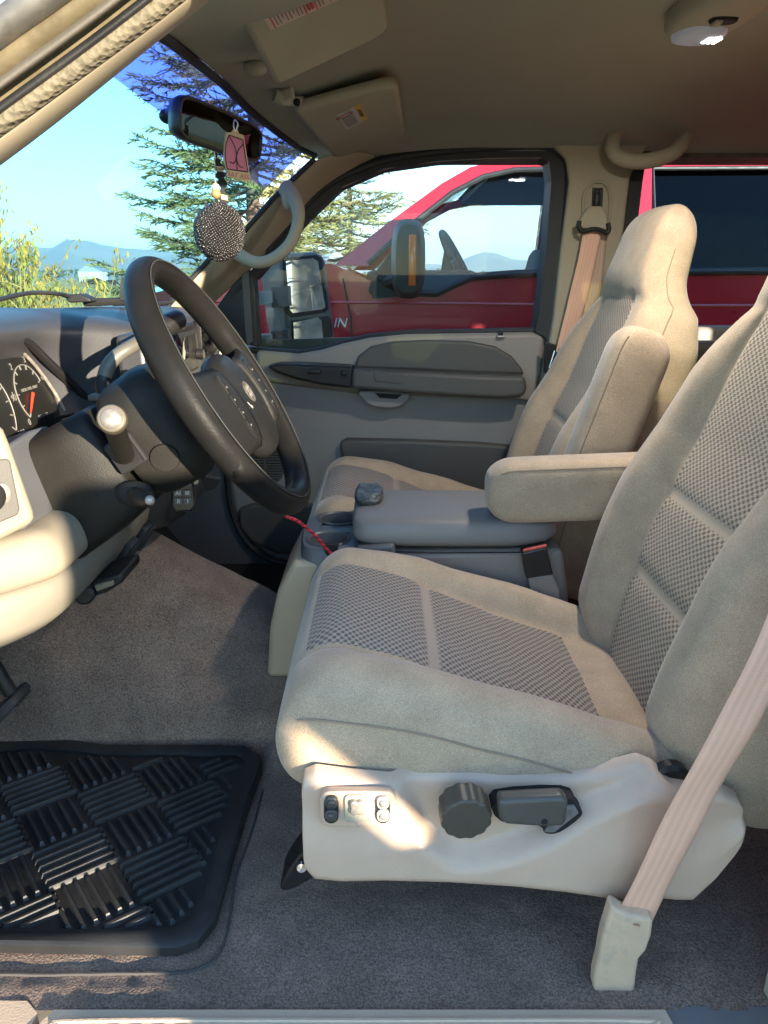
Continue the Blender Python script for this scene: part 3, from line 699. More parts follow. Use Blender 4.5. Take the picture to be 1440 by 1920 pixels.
# passenger rear door: frame, glass, panel
rd = thing('rear_door', (1.3, 2.2, -0.3), 'passenger rear door with black framed window behind the passenger seat', 'door')
fr = MB()
def bar(P, Y, d, m=0): fr.prism(px_poly(P, Y), (0, d, 0), 0.004, m)
bar([(1186, 262), (1700, 262), (1700, 276), (1228, 272), (1212, 300), (1176, 300)], 2.165, 0.09)
bar([(1168, 318), (1212, 296), (1205, 340), (1188, 480), (1180, 640), (1140, 640), (1150, 480)], 2.16, 0.09)
fr.build('window_frame', M_seal, rd)
plate('door_panel', [(1110, 614), (1700, 612), (1700, 1000), (1100, 1000)], 2.17, 0.10, M_trim, rd, 0.012)
plate('armrest', [(1250, 655), (1320, 640), (1700, 640), (1700, 760), (1230, 760)], 2.11, 0.06, M_trim_d, rd, 0.02)
plate('window', [(1160, 268), (1700, 268), (1700, 620), (1140, 620)], 2.235, 0.004, M_glass, rd, 0)
# roof side rails closing the gap over both doors
for s, nm in ((1, 'roof_rail'), (-1, 'roof_rail')):
    y0 = YC+s*0.725
    MB().prism([V(-0.1, y0, 0.305), V(-0.1, y0+s*0.10, 0.30), V(-0.1, y0+s*0.10, 0.37), V(-0.1, y0, 0.37)], (2.1, 0, 0)).build(nm, M_gold, cab)
MB().box((1.98, YC, -0.3), (0.05, 1.5, 1.4)).build('rear_wall', M_trim_d, cab)
# near side: B-pillar, closed rear door (outside the frame except the pillar's edge)
MB().prism([V(0.480, 0.72, -0.86), V(0.62, 0.72, -0.86), V(0.64, 0.72, 0.32), V(0.52, 0.72, 0.32), V(0.485, 0.72, -0.3)], (0, -0.09, 0), 0.012).build('pillar_trim', M_beige, cab)
nd_ = thing('rear_door', (1.3, 0.66, -0.6), 'driver side rear door, closed, behind the pillar at the right', 'door')
MB().box((1.27, 0.66, -0.50), (1.3, 0.10, 0.86), None, 0.02).build('door_panel', M_trim, nd_)
fm = MB(); fm.box((1.27, 0.66, 0.31), (1.3, 0.06, 0.04)); fm.box((1.9, 0.66, 0.12), (0.06, 0.05, 0.40)); fm.build('window_frame', M_seal, nd_)
MB().box((1.27, 0.65, 0.12), (1.26, 0.004, 0.40)).build('window', glass('rear_privacy_glass', (0.18, 0.21, 0.14), 0.3), nd_)
# hood and cowl outside
def hood_fn(a, b):
    y = lerp(0.72, 2.18, b); q = base(min(2.05, max(0.85, y)))
    return V(lerp(q.x-0.03, -2.1, a), y, -0.165-0.16*a*a+0.03*(1-((y-YC)/0.73)**2)*(1-a*0.5))
MB().grid(hood_fn, 14, 14).build('hood', M_gold, cab, sharp=180, solid=0.01)
MB().grid(lambda a, b: V(lerp(-0.84, -1.0, a), lerp(0.8, 2.1, b), -0.125-0.03*a)+V(0.33*((lerp(0.8, 2.1, b)-YC)/0.60)**2, 0, 0), 4, 16).build('cowl', M_rubber, cab, sharp=180, solid=0.01)
MB().box((-1.02, YC, -0.60), (0.03, 1.5, 0.9)).build('firewall', M_dark, cab)

# driver side kick panel and fender ahead of the door opening
MB().prism([V(-0.66, 0.70, -0.855), V(-1.02, 0.70, -0.855), V(-1.02, 0.70, -0.16), V(-0.74, 0.70, -0.14), V(-0.66, 0.70, -0.20)], (0, 0.03, 0)).build('kick_panel', M_kick, cab, bev=0.008)
MB().prism([V(-0.64, 0.60, -1.10), V(-1.95, 0.60, -1.10), V(-2.0, 0.60, -0.34), V(-1.2, 0.60, -0.21), V(-0.70, 0.60, -0.13), V(-0.62, 0.60, -0.20)], (0, 0.09, 0)).build('fender', M_gold, cab, bev=0.02)
# carpet: one sheet with tunnel, toe board and drape folds
M_carpet = mat('carpet_pile', (0.205, 0.147, 0.112), 0.98, bump=1.0, bscale=330, var=0.18, vscale=16, spec=0.05, sheen=0.2, dirt=(0.27, 0.21, 0.16), dscale=10, damt=0.45, speck=0.36, sscale=380)
def carpet_z(x, y):
    z = -0.862
    h = max(0.10, min(0.46, 0.23+0.6*(-0.32-x)))
    z += h*sstep(1.13, 1.48, y)*(1-sstep(1.54, 1.72, y))
    z += 0.36*sstep(-0.50, -0.95, x)*(1-0.7*sstep(1.13, 1.48, y))
    w = sstep(-0.15, -0.35, x)*sstep(0.98, 1.25, y)
    z += w*0.009*math.sin(40*y+14*x+3*noise.noise(V(x*6, y*6, 1)))*(0.6+0.8*noise.noise(V(x*9, y*9, 5)))
    z += 0.005*noise.noise(V(x*7, y*7, 0))*sstep(0.76, 0.95, y)
    z += 0.004*noise.noise(V(x*40, y*40, 2))*0.5
    if x < -0.2 and 0.72 < y < 1.26: z = lerp(z, -0.866+0.0015*noise.noise(V(x*30, y*30, 0)), sstep(0.72, 0.75, y)*sstep(1.26, 1.22, y)*sstep(-0.20, -0.235, x)*sstep(-0.9, -0.75, x))
    return z
# the carpet's inner seam curve that runs round the mat
def carpet_fn(a, b):
    x = lerp(-1.0, 0.80, a); y = lerp(0.695, 1.72, b); return V(x, y, carpet_z(x, y))
ct = MB().grid(carpet_fn, 220, 130).build('floor_carpet', M_carpet, None, sharp=180); struct(ct)
ct2 = MB().grid(lambda a, b: V(lerp(-0.95, 1.9, a), lerp(1.72, 2.24, b), -0.88+0.42*sstep(-0.50, -0.90, lerp(-0.95, 1.9, a))), 40, 8).build('floor', M_dark, None, sharp=180); struct(ct2)
rear = MB().grid(lambda a, b: V(lerp(0.80, 1.9, a), lerp(0.695, 1.72, b), -0.875+0.004*noise.noise(V(a*20, b*20, 0))), 30, 30).build('floor', M_carpet, None, sharp=180); struct(rear)
# sewn carpet edge round the mat
M_seam = mat('carpet_seam', (0.06, 0.054, 0.05), 0.95)
seam = smooth_path([UZ(x, y, -0.859) for x, y in [(-80, 1822), (100, 1822), (260, 1820), (340, 1818), (385, 1805), (415, 1775), (432, 1710), (442, 1640), (470, 1560), (492, 1480)]], 8)
MB().tube([V(p.x, p.y, carpet_z(p.x, p.y)+0.002) for p in seam], 0.0022, 6).build('carpet_seam', M_seam, cab)

# sill plate with its row of oval cleats
M_sill = mat('sill_plastic', (0.54, 0.40, 0.28), 0.5, bump=0.25, bscale=350, var=0.06, vscale=14, dirt=(0.27, 0.24, 0.2), dscale=14, damt=0.35)
sl = thing('sill_plate', (0.05, 0.66, -0.86), 'beige plastic door sill plate with a row of oval cleats', 'sill plate')
z0 = -0.857
pl = [V(-0.405, 0.692, z0), V(0.345, 0.692, z0), V(0.36, 0.60, z0), V(0.36, 0.50, z0), V(-0.48, 0.50, z0), V(-0.455, 0.60, z0)]
MB().prism(pl, (0, 0, -0.02), 0.004).build('tread', M_sill, sl)
rimp = smooth_path([V(x, y, z0+0.001) for x, y in [(-0.40, 0.60), (-0.39, 0.662), (-0.365, 0.676), (0.0, 0.677), (0.30, 0.677), (0.325, 0.666), (0.33, 0.6)]], 6)
MB().tube(rimp, 0.0028, 6).build('raised_rim', M_sill, sl)
for i in range(24):
    c = V(-0.345+i*0.0275, 0.652, z0)
    MB().lathe([(0.0135, 0.0), (0.0125, 0.0028), (0.010, 0.003), (0.009, 0.001), (0.0005, 0.0008)], c, (0, 0, 1), 20, up=V(0, 1, 0), sx=0.9, sy=1.0).build('cleat', M_sill, sl)
MB().prism([V(-0.80, 0.712, -0.860), V(-0.445, 0.706, -0.860), V(-0.425, 0.69, -0.860), V(-0.43, 0.50, -0.860), V(-0.80, 0.50, -0.860)], (0, 0, -0.03), 0.008).build('kick_plate', M_sill, sl)
MB().prism([V(0.33, 0.70, -0.862), V(0.9, 0.70, -0.862), V(0.9, 0.50, -0.862), V(0.33, 0.50, -0.862)], (0, 0, -0.03), 0.006).build('rear_tread', mat('rear_sill', (0.16, 0.155, 0.155), 0.5, var=0.1), sl)
MB().box((0.5, 0.56, -1.0), (3.0, 0.16, 0.22)).build('rocker_panel', M_gold, cab)

# ------------------------------------------------------------------ passenger door
pd = thing('passenger_door', (0.15, 2.2, -0.5), 'closed grey passenger door with armrest, black window frame and speaker grille', 'door')
pan = [(400, 640), (485, 656), (560, 661), (600, 655), (640, 642), (690, 631), (760, 624), (900, 621), (1000, 620), (1024, 624), (1030, 640), (1022, 720), (1005, 800), (990, 900), (980, 1060), (560, 1060), (505, 1046), (462, 1012), (438, 960), (428, 900), (424, 820), (410, 720)]
plate('door_panel', pan, 2.195, 0.10, M_trim, pd, 0.016, 4)
plate('door_skin', [(400, 640), (1060, 622), (1060, 1080), (400, 1080)], 2.31, 0.02, M_gold, pd, 0.0)
# upper shelf of the panel (sunlight put in as a lighter colour)
shelf = [(480, 657), (560, 664), (602, 657), (642, 645), (692, 634), (762, 627), (1000, 623), (1022, 630), (1016, 700), (1000, 760), (985, 752), (660, 738), (505, 718), (478, 700)]
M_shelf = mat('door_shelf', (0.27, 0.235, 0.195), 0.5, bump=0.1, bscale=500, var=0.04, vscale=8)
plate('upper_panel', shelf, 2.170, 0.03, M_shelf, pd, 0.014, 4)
pad = [(664, 690), (672, 668), (695, 650), (735, 641), (800, 638), (880, 640), (930, 650), (960, 668), (978, 690), (984, 702), (900, 700), (800, 695)]
plate('armrest_pad', pad, 2.150, 0.03, M_trim_d, pd, 0.008, 4)
arm = [(660, 692), (800, 698), (900, 704), (985, 706), (989, 728), (984, 744), (940, 748), (850, 744), (740, 736), (658, 729)]
plate('armrest', arm, 2.095, 0.09, M_trim_d, pd, 0.012, 4)
MB().prism([U(x, y, Y) for x, y, Y in [(668, 694, 2.10), (980, 706, 2.10), (980, 700, 2.16), (668, 688, 2.16)]], (0, 0, -0.01)).build('armrest_top', M_trim_d, pd)
plate('pull_cup', [(700, 696), (757, 700), (755, 722), (702, 716)], 2.0935, 0.03, M_trim_d, pd, 0.004)
sp = [(500, 688), (520, 683), (560, 683), (662, 688), (660, 729), (600, 722), (555, 712), (520, 700)]
plate('switch_panel', sp, 2.100, 0.08, M_black, pd, 0.008, 4)
MB().box(U(590, 697, 2.095), (0.035, 0.012, 0.012), None, 0.004).build('window_switch', M_black, pd)
MB().box(U(645, 700, 2.095), (0.014, 0.012, 0.016), None, 0.004).build('lock_switch', M_black, pd)
MB().prism(smooth_path(px_poly([(676, 733), (765, 738), (758, 758), (735, 766), (700, 763), (682, 752)], 2.14), 5, True), (0, 0.06, 0)).build('door_pull', M_trim, pd, bev=0.008, seg=3)
MB().prism(px_poly([(703, 737), (754, 740), (744, 748), (712, 746)], 2.136), (0, 0.02, 0), 0.004).build('pull_recess', M_dark, pd)
# pull-out lower pocket and its lip
plate('map_pocket', [(636, 832), (650, 824), (760, 826), (900, 832), (985, 840), (985, 1000), (640, 1000), (640, 850)], 2.165, 0.05, M_trim_d, pd, 0.010, 4)
plate('lower_bolster', [(446, 955), (470, 946), (560, 944), (610, 950), (610, 1040), (520, 1040), (470, 1018), (448, 990)], 2.18, 0.03, M_trim_d, pd, 0.012, 4)
# speaker grille
sg = MB(); c = U(497, 866, 2.188)
rx, rz = 0.058, 0.072
MB().prism([c+V(rx*math.cos(a), 0, rz*math.sin(a)) for a in [2*math.pi*k/32 for k in range(32)]], (0, 0.012, 0), 0.003).build('speaker_cone', M_dark, pd)
for k in range(-8, 9):
    z = k*0.0083; w = rx*math.sqrt(max(0, 1-(z/rz)**2))*0.98
    if w > 0.008: sg.box(c+V(0, -0.002, z), (2*w, 0.006, 0.0042))
sg.box(c+V(0, -0.0035, 0), (0.005, 0.006, 2*rz*0.97))
sg.tube([c+V(rx*1.02*math.cos(a), -0.001, rz*1.02*math.sin(a)) for a in [2*math.pi*k/40 for k in range(41)]], 0.004, 6)
sg.build('speaker_grille', M_trim_d, pd)
# window frame, glass, mirror sail, lock pin
out = [(430, 560), (500, 470), (552, 408), (612, 348), (700, 306), (800, 286), (920, 276), (1022, 274), (1054, 290), (1067, 330), (1056, 470), (1044, 600), (1036, 640)]
inn = [(482, 520), (530, 462), (580, 408), (642, 350), (722, 316), (820, 302), (920, 296), (1012, 295), (1030, 303), (1034, 340), (1024, 470), (1010, 590), (1004, 622)]
wf = MB()
for i in range(len(out)-1):
    wf.prism([U(*out[i], 2.16), U(*out[i+1], 2.16), U(*inn[i+1], 2.17), U(*inn[i], 2.17)], (0, 0.09, 0))
wf.build('window_frame', M_seal, pd)
MB().tube(smooth_path([U(x, y, 2.155) for x, y in out[1:]], 5), 0.010, 8).build('frame_seal', M_seal, pd)
MB().tube(smooth_path([U(x, y, 2.175) for x, y in inn[3:9]], 5), 0.003, 6).build('glass_channel', M_worn, pd)
plate('sail_panel', [(395, 590), (440, 528), (468, 505), (476, 512), (486, 652), (440, 640)], 2.165, 0.06, M_black, pd, 0.004)
MB().prism(px_poly([(453, 512), (466, 508), (474, 640), (462, 648)], 2.155), (0, 0.02, 0), 0.004).build('sail_trim', M_trim_d, pd)
MB().tube([U(x, y, 2.20) for x, y in [(470, 657), (560, 663), (602, 656), (642, 643), (692, 632), (762, 625), (1004, 620)]], 0.010, 8).build('belt_weatherstrip', M_seal, pd)
gp_ = [(470, 500), (530, 440), (600, 370), (690, 318), (800, 296), (920, 288), (1015, 286), (1036, 300), (1040, 340), (1010, 622), (760, 628), (640, 645), (560, 664), (482, 658)]
plate('window', gp_, 2.245, 0.004, M_glass, pd, 0)
lk = MB().box(U(939, 631, 2.165), (0.024, 0.02, 0.006), None, 0.002).build('lock_bezel', M_worn, pd)
MB().box(U(939, 625, 2.165), (0.012, 0.010, 0.022), None, 0.003).build('lock_pin', M_black, pd)
# kick panel ahead of the door and its black seal
plate('kick_panel', [(-300, 640), (380, 640), (428, 800), (428, 900), (436, 965), (462, 1020), (505, 1052), (560, 1062), (560, 1130), (-300, 1230)], 2.165, 0.06, M_kick, cab, 0.010, 3)
MB().tube(smooth_path([U(x, y, 2.158) for x, y in [(424, 800), (426, 900), (436, 965), (464, 1018), (508, 1050), (570, 1060)]], 6), 0.008, 8).build('door_seal', M_seal, cab)
pm = MB().prism([V(-0.75, 1.76, -0.845), V(-0.05, 1.76, -0.845), V(-0.05, 2.16, -0.845), V(-0.75, 2.16, -0.845)], (0, 0, -0.02), 0.008).build('floor_mat', M_dark)
tag(pm, 'black mat lying in the dark passenger footwell', 'floor mat')

# ------------------------------------------------------------------ passenger tow mirror outside
tm = thing('tow_mirror', U(575, 580, 2.5), 'black telescoping tow mirror with two glasses outside the passenger window', 'wing mirror')
M_mh = mat('mirror_housing', (0.10, 0.10, 0.098), 0.5, bump=0.2, bscale=400, var=0.1)
tmc = U(577, 565, 2.56); tmn = V(0.74, -0.67, 0.02).normalized(); tmx = V(0.67, 0.74, 0).normalized()
def TM(x, y, w=0.0):
    d = U(x, y, 1.0); p0 = tmc+tmn*w; return d*(p0.dot(tmn)/d.dot(tmn))
head = [(526, 486), (534, 476), (560, 473), (592, 472), (606, 478), (612, 492), (625, 590), (629, 640), (622, 650), (600, 655), (560, 660), (548, 652), (540, 610), (534, 560)]
MB().prism([TM(*p) for p in head], -tmn*0.11).build('housing', M_mh, tm, bev=0.016, seg=4)
MB().prism([TM(*p, 0.002) for p in [(530, 484), (592, 477), (604, 483), (617, 580), (611, 586), (546, 596), (539, 588)]], -tmn*0.01).build('upper_bezel', M_black, tm, bev=0.003)
MB().prism([TM(*p, 0.004) for p in [(536, 490), (586, 484), (596, 490), (610, 576), (604, 580), (549, 587), (543, 580)]], -tmn*0.004).build('upper_glass', M_mirror, tm)
MB().prism([TM(*p, 0.002) for p in [(546, 601), (616, 592), (622, 599), (626, 640), (618, 648), (556, 656), (550, 648)]], -tmn*0.01).build('lower_bezel', M_black, tm, bev=0.003)
MB().prism([TM(*p, 0.004) for p in [(550, 605), (596, 595), (603, 601), (606, 638), (600, 644), (558, 651), (552, 644)]], -tmn*0.004).build('lower_glass', M_mirror, tm)
M_arm = mat('mirror_arm', (0.42, 0.39, 0.34), 0.5, bump=0.3, bscale=300, var=0.1)
for (y0, y1) in ((545, 576), (627, 660)):
    MB().prism(px_poly([(466, y0+3), (508, y0), (510, y1-8), (470, y1)], 2.40), (0, 0.06, 0), 0.006).build('arm', M_arm, tm)
    MB().prism(px_poly([(508, y0-6), (540, y0-9), (542, y1-2), (510, y1+2)], 2.43), (0, 0.09, 0), 0.008).build('arm_sleeve', M_mh, tm)
plate('mount', [(456, 520), (474, 530), (482, 665), (462, 668)], 2.36, 0.08, M_mh, tm, 0.008)
# ------------------------------------------------------------------ dashboard
db = thing('dashboard', (-0.5, YC, -0.3), 'grey dashboard with instrument cluster, vents and radio stack in front of the seats', 'dashboard')
# stations across the width: y -> (x, z) profile from the windshield to the lower edge
prof = {
 0.80: [(-0.66, -0.16), (-0.60, -0.09), (-0.545, -0.075), (-0.505, -0.095), (-0.49, -0.12), (-0.475, -0.20), (-0.465, -0.30), (-0.46, -0.36)],
 0.90: [(-0.74, -0.14), (-0.64, -0.055), (-0.565, -0.052), (-0.515, -0.080), (-0.525, -0.105), (-0.570, -0.15), (-0.50, -0.29), (-0.45, -0.36)],
 1.06: [(-0.85, -0.13), (-0.68, -0.040), (-0.585, -0.040), (-0.53, -0.070), (-0.545, -0.095), (-0.600, -0.15), (-0.52, -0.29), (-0.45, -0.36)],
 1.20: [(-0.90, -0.12), (-0.70, -0.038), (-0.59, -0.042), (-0.53, -0.075), (-0.545, -0.098), (-0.595, -0.16), (-0.52, -0.29), (-0.45, -0.36)],
 1.27: [(-0.92, -0.12), (-0.70, -0.040), (-0.58, -0.045), (-0.50, -0.078), (-0.505, -0.10), (-0.515, -0.18), (-0.47, -0.29), (-0.43, -0.40)],
 1.34: [(-0.93, -0.12), (-0.70, -0.045), (-0.55, -0.052), (-0.435, -0.078), (-0.428, -0.095), (-0.425, -0.20), (-0.41, -0.32), (-0.41, -0.46)],
 1.48: [(-0.93, -0.12), (-0.70, -0.050), (-0.54, -0.055), (-0.405, -0.074), (-0.395, -0.09), (-0.395, -0.20), (-0.39, -0.33), (-0.40, -0.48)],
 1.68: [(-0.90, -0.12), (-0.68, -0.055), (-0.53, -0.058), (-0.41, -0.075), (-0.39, -0.095), (-0.39, -0.20), (-0.385, -0.33), (-0.40, -0.48)],
 1.90: [(-0.75, -0.11), (-0.62, -0.062), (-0.52, -0.065), (-0.43, -0.082), (-0.405, -0.11), (-0.40, -0.20), (-0.40, -0.30), (-0.44, -0.42)],
 2.12: [(-0.64, -0.10), (-0.57, -0.072), (-0.50, -0.078), (-0.45, -0.095), (-0.43, -0.13), (-0.43, -0.20), (-0.43, -0.29), (-0.46, -0.40)]}
ys = sorted(prof)
def dash_sec(y):
    return [V(interp(ys, [prof[k][i][0] for k in ys], y), y, interp(ys, [prof[k][i][1] for k in ys], y)) for i in range(8)]
yy = [0.80, 0.83, 0.87, 0.90, 0.95, 1.0, 1.06, 1.13, 1.20, 1.235, 1.27, 1.305, 1.34, 1.40, 1.48, 1.58, 1.68, 1.79, 1.90, 2.0, 2.08, 2.12]
secs = []
for y in yy:
    s = dash_sec(y); secs.append(s+[s[-1]+V(-0.06, 0, -0.02), s[0]+V(0, 0, -0.12)])
MB().loft(secs, closed=True, cap=True).build('pad', M_dash, db, sub=2)
M_dashg = mat('dash_grey', (0.085, 0.087, 0.092), 0.5, bump=0.12, bscale=500, var=0.05, vscale=9)
M_dcream = mat('dash_end_trim', (0.23, 0.197, 0.145), 0.5, bump=0.12, bscale=500, var=0.05, vscale=9)
# defroster slot on the passenger side of the top pad
MB().box((-0.56, 1.93, -0.060), (0.02, 0.22, 0.006), None, 0.002).build('defroster_slot', M_dark, db)

# instrument cluster: dark face, lens bezel and gauges
M_face = mat('gauge_face', (0.012, 0.012, 0.011), 0.35, var=0.1)
M_mark = mat('gauge_marks', (0.16, 0.155, 0.135), 0.6)
M_needle = mat('needle_red', (0.75, 0.05, 0.02), 0.4)
Xc = -0.575; NX = V(0.97, 0, 0.24).normalized(); YX = V(0, 1, 0); ZX = NX.cross(YX)*-1
ZX = YX.cross(NX)*-1 if YX.cross(NX).z < 0 else YX.cross(NX)
cl0 = V(-0.548, 1.06, -0.165)
def CL(u, v, w=0.0): return cl0+YX*u+ZX*v+NX*w       # u towards the passenger, v up the face
MB().prism([CL(u, v) for u, v in [(-0.20, -0.085), (0.165, -0.085), (0.185, -0.06), (0.17, 0.0), (0.13, 0.055), (0.08, 0.078), (-0.20, 0.078)]], NX*-0.02).build('cluster_face', M_face, db)
hood = smooth_path([CL(-0.22, 0.080, 0.02), CL(0.03, 0.086, 0.02), CL(0.10, 0.072, 0.02), CL(0.15, 0.03, 0.022), CL(0.205, -0.03, 0.03), CL(0.235, -0.075, 0.04)], 6)
MB().tube(hood, 0.007, 8).build('cluster_hood', M_black, db)
MB().tube(smooth_path([CL(-0.22, 0.072, 0.004), CL(0.05, 0.076, 0.004), CL(0.12, 0.05, 0.004), CL(0.165, -0.01, 0.004), CL(0.18, -0.06, 0.004)], 6), 0.0028, 8).build('cluster_bezel', M_worn, db)
def gauge(u0, v0, r, a0, a1, labels, ticks, needle, nm):
    o = MB()
    arc = [CL(u0+r*math.cos(a), v0+r*math.sin(a), 0.001) for a in [lerp(a0, a1, k/30) for k in range(31)]]
    o.tube(arc, 0.0010, 5)
    for k in range(ticks+1):
        a = lerp(a0, a1, k/ticks); o.tube([CL(u0+r*0.99*math.cos(a), v0+r*0.99*math.sin(a), 0.001), CL(u0+r*0.84*math.cos(a), v0+r*0.84*math.sin(a), 0.001)], 0.0011, 4)
    for k, tx in enumerate(labels):
        a = lerp(a0, a1, k/(len(labels)-1)); vs, fs = text_mesh(tx, 0.0145, CL(u0+r*1.24*math.cos(a), v0+r*1.2*math.sin(a), 0.001), YX, ZX, 0.0003)
        o.add(vs, fs)
    o.build(nm, M_mark, db)
    d = MB(); d.tube([CL(u0, v0, 0.003), CL(u0+r*0.85*math.cos(needle), v0+r*0.85*math.sin(needle), 0.003)], [0.0026, 0.0012], 6); d.build('needle', M_needle, db)
gauge(0.098, -0.006, 0.045, R(226), R(20), ['0', '1', '2', '3', '4'], 8, R(222), 'tachometer')
gauge(-0.035, -0.010, 0.062, R(215), R(-38), ['0', '20', '40', '60', '80', '90', '100'], 12, R(215), 'speedometer')
for tx, sz, u, v, nm in (('DIESEL FUEL ONLY', 0.0065, 0.098, 0.002, 'fuel_lettering'), ('RPMx1000', 0.0075, 0.108, -0.043, 'scale_lettering'), ('321', 0.016, 0.03, -0.072, 'odometer')):
    vs, fs = text_mesh(tx, sz, CL(u, v, 0.001), YX, ZX, 0.0002); MB().add(vs, fs).build(nm, M_mark, db)
rs = MB(); rs.tube([CL(0.150, -0.055, 0.0), CL(0.150, -0.055, 0.03)], 0.003, 8); rs.build('trip_button', M_black, db)

# driver-side lower dash: lit end frame with the headlamp switch, knee bolster roll, lower hush panel
def roll(name, prof_, y0, y1, mat_, sub=2, caps=True, taper=0.0):
    secs = []
    for k in range(13):
        t = k/12; y = lerp(y0, y1, t); e = 1-taper*(abs(2*t-1)**6)
        cx = sum(p[0] for p in prof_)/len(prof_); cz = sum(p[1] for p in prof_)/len(prof_)
        sh = -0.85*max(0.0, 0.90-y)
        secs.append([V(cx+(x-cx)*e+sh, y, cz+(z-cz)*e) for x, z in prof_])
    return MB().loft(secs, closed=True, cap=caps).build(name, mat_, db, sub=sub)
def ray_plane(px, py, p0, nrm):
    d = U(px, py, 1.0); t = p0.dot(nrm)/d.dot(nrm); return d*t
def tilted(name, P, p0, nrm, depth, mat_, bev, w=0.0, smooth=0, parent=None):
    Q = [ray_plane(x, y, p0+nrm*w, nrm) for x, y in P]
    if smooth: Q = smooth_path(Q, smooth, True)
    return MB().prism(Q, -nrm*depth).build(name, mat_, parent or db, bev=bev, seg=4)
nA = V(0.72, -0.69, 0.05).normalized(); pA = U(40, 920, 0.862)
tilted('end_frame', [(-90, 770), (-6, 792), (10, 806), (22, 835), (66, 958), (68, 972), (62, 984), (-90, 1062)], pA, nA, 0.06, M_dcream, 0.009)
tilted('switch_panel', [(-70, 868), (14, 860), (20, 864), (38, 954), (34, 966), (-70, 1010)], pA, nA, 0.02, M_trim_d, 0.003, 0.002)
MB().lathe([(0.013, 0), (0.012, 0.003), (0.009, 0.004), (0.0, 0.004)], ray_plane(6, 925, pA+nA*0.003, nA), nA, 24, sx=0.62).build('dimmer_wheel', M_worn, db)
MB().lathe([(0.020, 0), (0.019, 0.012), (0.016, 0.014), (0.0, 0.014)], ray_plane(-28, 930, pA+nA*0.003, nA), nA, 28).build('headlamp_knob', M_black, db)
nB = V(0.95, 0.04, 0.28).normalized(); pB = U(70, 900, 0.975)
tilted('cluster_surround', [(10, 838), (60, 806), (92, 797), (100, 806), (104, 830), (126, 930), (125, 942), (116, 950), (50, 992)], pB, nB, 0.06, M_dashg, 0.008)
roll('knee_bolster', [(-0.49, -0.305), (-0.447, -0.303), (-0.424, -0.312), (-0.413, -0.345), (-0.417, -0.370), (-0.445, -0.378), (-0.49, -0.378)], 0.79, 1.015, M_dcream, 2, True, 0.05)
roll('hush_panel', [(-0.50, -0.372), (-0.448, -0.372), (-0.428, -0.385), (-0.430, -0.415), (-0.452, -0.455), (-0.475, -0.462), (-0.56, -0.45)], 0.78, 1.66, mat('hush_panel_grey', (0.20, 0.178, 0.14), 0.55, bump=0.1, bscale=500, var=0.05, vscale=9), 2, True, 0.03)
MB().box((-0.54, 1.34, -0.40), (0.10, 0.60, 0.08)).build('duct', M_dark, db)
# little cream cap at the very edge of the pillar base
MB().sphere((-0.470, 0.79, -0.105), 0.022, 18, 0, (0.7, 1, 1.3)).build('pillar_cap', M_dcream, db)

# centre stack: vents, radio, bezel
MB().prism([V(-0.398, 1.27, -0.09), V(-0.398, 1.72, -0.085), V(-0.392, 1.72, -0.20), V(-0.388, 1.70, -0.30), V(-0.39, 1.30, -0.30), V(-0.398, 1.27, -0.22)], (-0.05, 0, 0)).build('stack_bezel', M_dash, db, bev=0.010)
def vent(cy, cz, w, h, n, nm='vent'):
    o = MB(); x = -0.392
    o.box((x-0.012, cy, cz), (0.01, w, h)); o.build(nm, M_dark, db)
    s = MB()
    for (a, b, c_, d_) in ((0, h/2, w+0.008, 0.006), (0, -h/2, w+0.008, 0.006), (w/2, 0, 0.006, h), (-w/2, 0, 0.006, h)):
        s.box((x+0.002, cy+a, cz+b), (0.012, c_, d_), None, 0.001)
    for k in range(n): s.box((x-0.002, cy, cz-h/2+h*(k+0.7)/n), (0.010, w, 0.0032), Matrix.Rotation(R(20), 3, 'Y'))
    for k in range(5): s.box((x-0.004, cy-w/2+w*(k+0.5)/5, cz), (0.006, 0.003, h))
    s.build('vent_grille', M_black, db)
vent(1.315, -0.135, 0.085, 0.075, 5)
vent(1.655, -0.125, 0.085, 0.075, 5)
MB().prism([V(-0.389, 1.385, -0.088), V(-0.389, 1.58, -0.086), V(-0.386, 1.58, -0.18), V(-0.386, 1.385, -0.18)], (-0.03, 0, 0)).build('radio', M_black, db, bev=0.004)
MB().box((-0.384, 1.45, -0.128), (0.003, 0.09, 0.045), None, 0.001).build('radio_screen', mat('radio_screen', (0.02, 0.02, 0.022), 0.06, spec=0.8), db)
for yq in (1.395, 1.57): MB().lathe([(0.011, 0), (0.010, 0.014), (0.0, 0.015)], V(-0.386, yq, -0.15), (1, 0, 0), 16).build('radio_knob', M_black, db)
MB().box((-0.384, 1.48, -0.104), (0.004, 0.16, 0.010), None, 0.002).build('radio_slot', M_dark, db)

# shroud and steering column
T = R(30.5); HUB = V(-0.224, 1.065, -0.149)
AX = V(math.cos(T), 0, math.sin(T)); UPW = V(-math.sin(T), 0, math.cos(T)); LAT = V(0, 1, 0)
def W(y, u, n=0.0): return HUB+LAT*y+UPW*u+AX*n
sc_ = thing('steering_column', W(0, 0, -0.25), 'dark steering column shroud with stalks and key switch', 'steering column')
def ring(n, ry, ru, dy=0.0, du=0.0, e=0.6, N=28):
    return [W(dy+math.copysign(abs(math.cos(a))**e, math.cos(a))*ry, du+math.copysign(abs(math.sin(a))**e, math.sin(a))*ru, n) for a in [2*math.pi*k/N for k in range(N)]]
MB().loft([ring(-0.36, 0.085, 0.090, 0, -0.01, 0.32), ring(-0.30, 0.085, 0.090, 0, -0.008, 0.32), ring(-0.22, 0.081, 0.086, 0, -0.006, 0.34), ring(-0.175, 0.077, 0.080, 0, -0.003, 0.38), ring(-0.168, 0.070, 0.072, 0, 0, 0.4)]).build('lower_shroud', M_shroud, sc_, sharp=50)
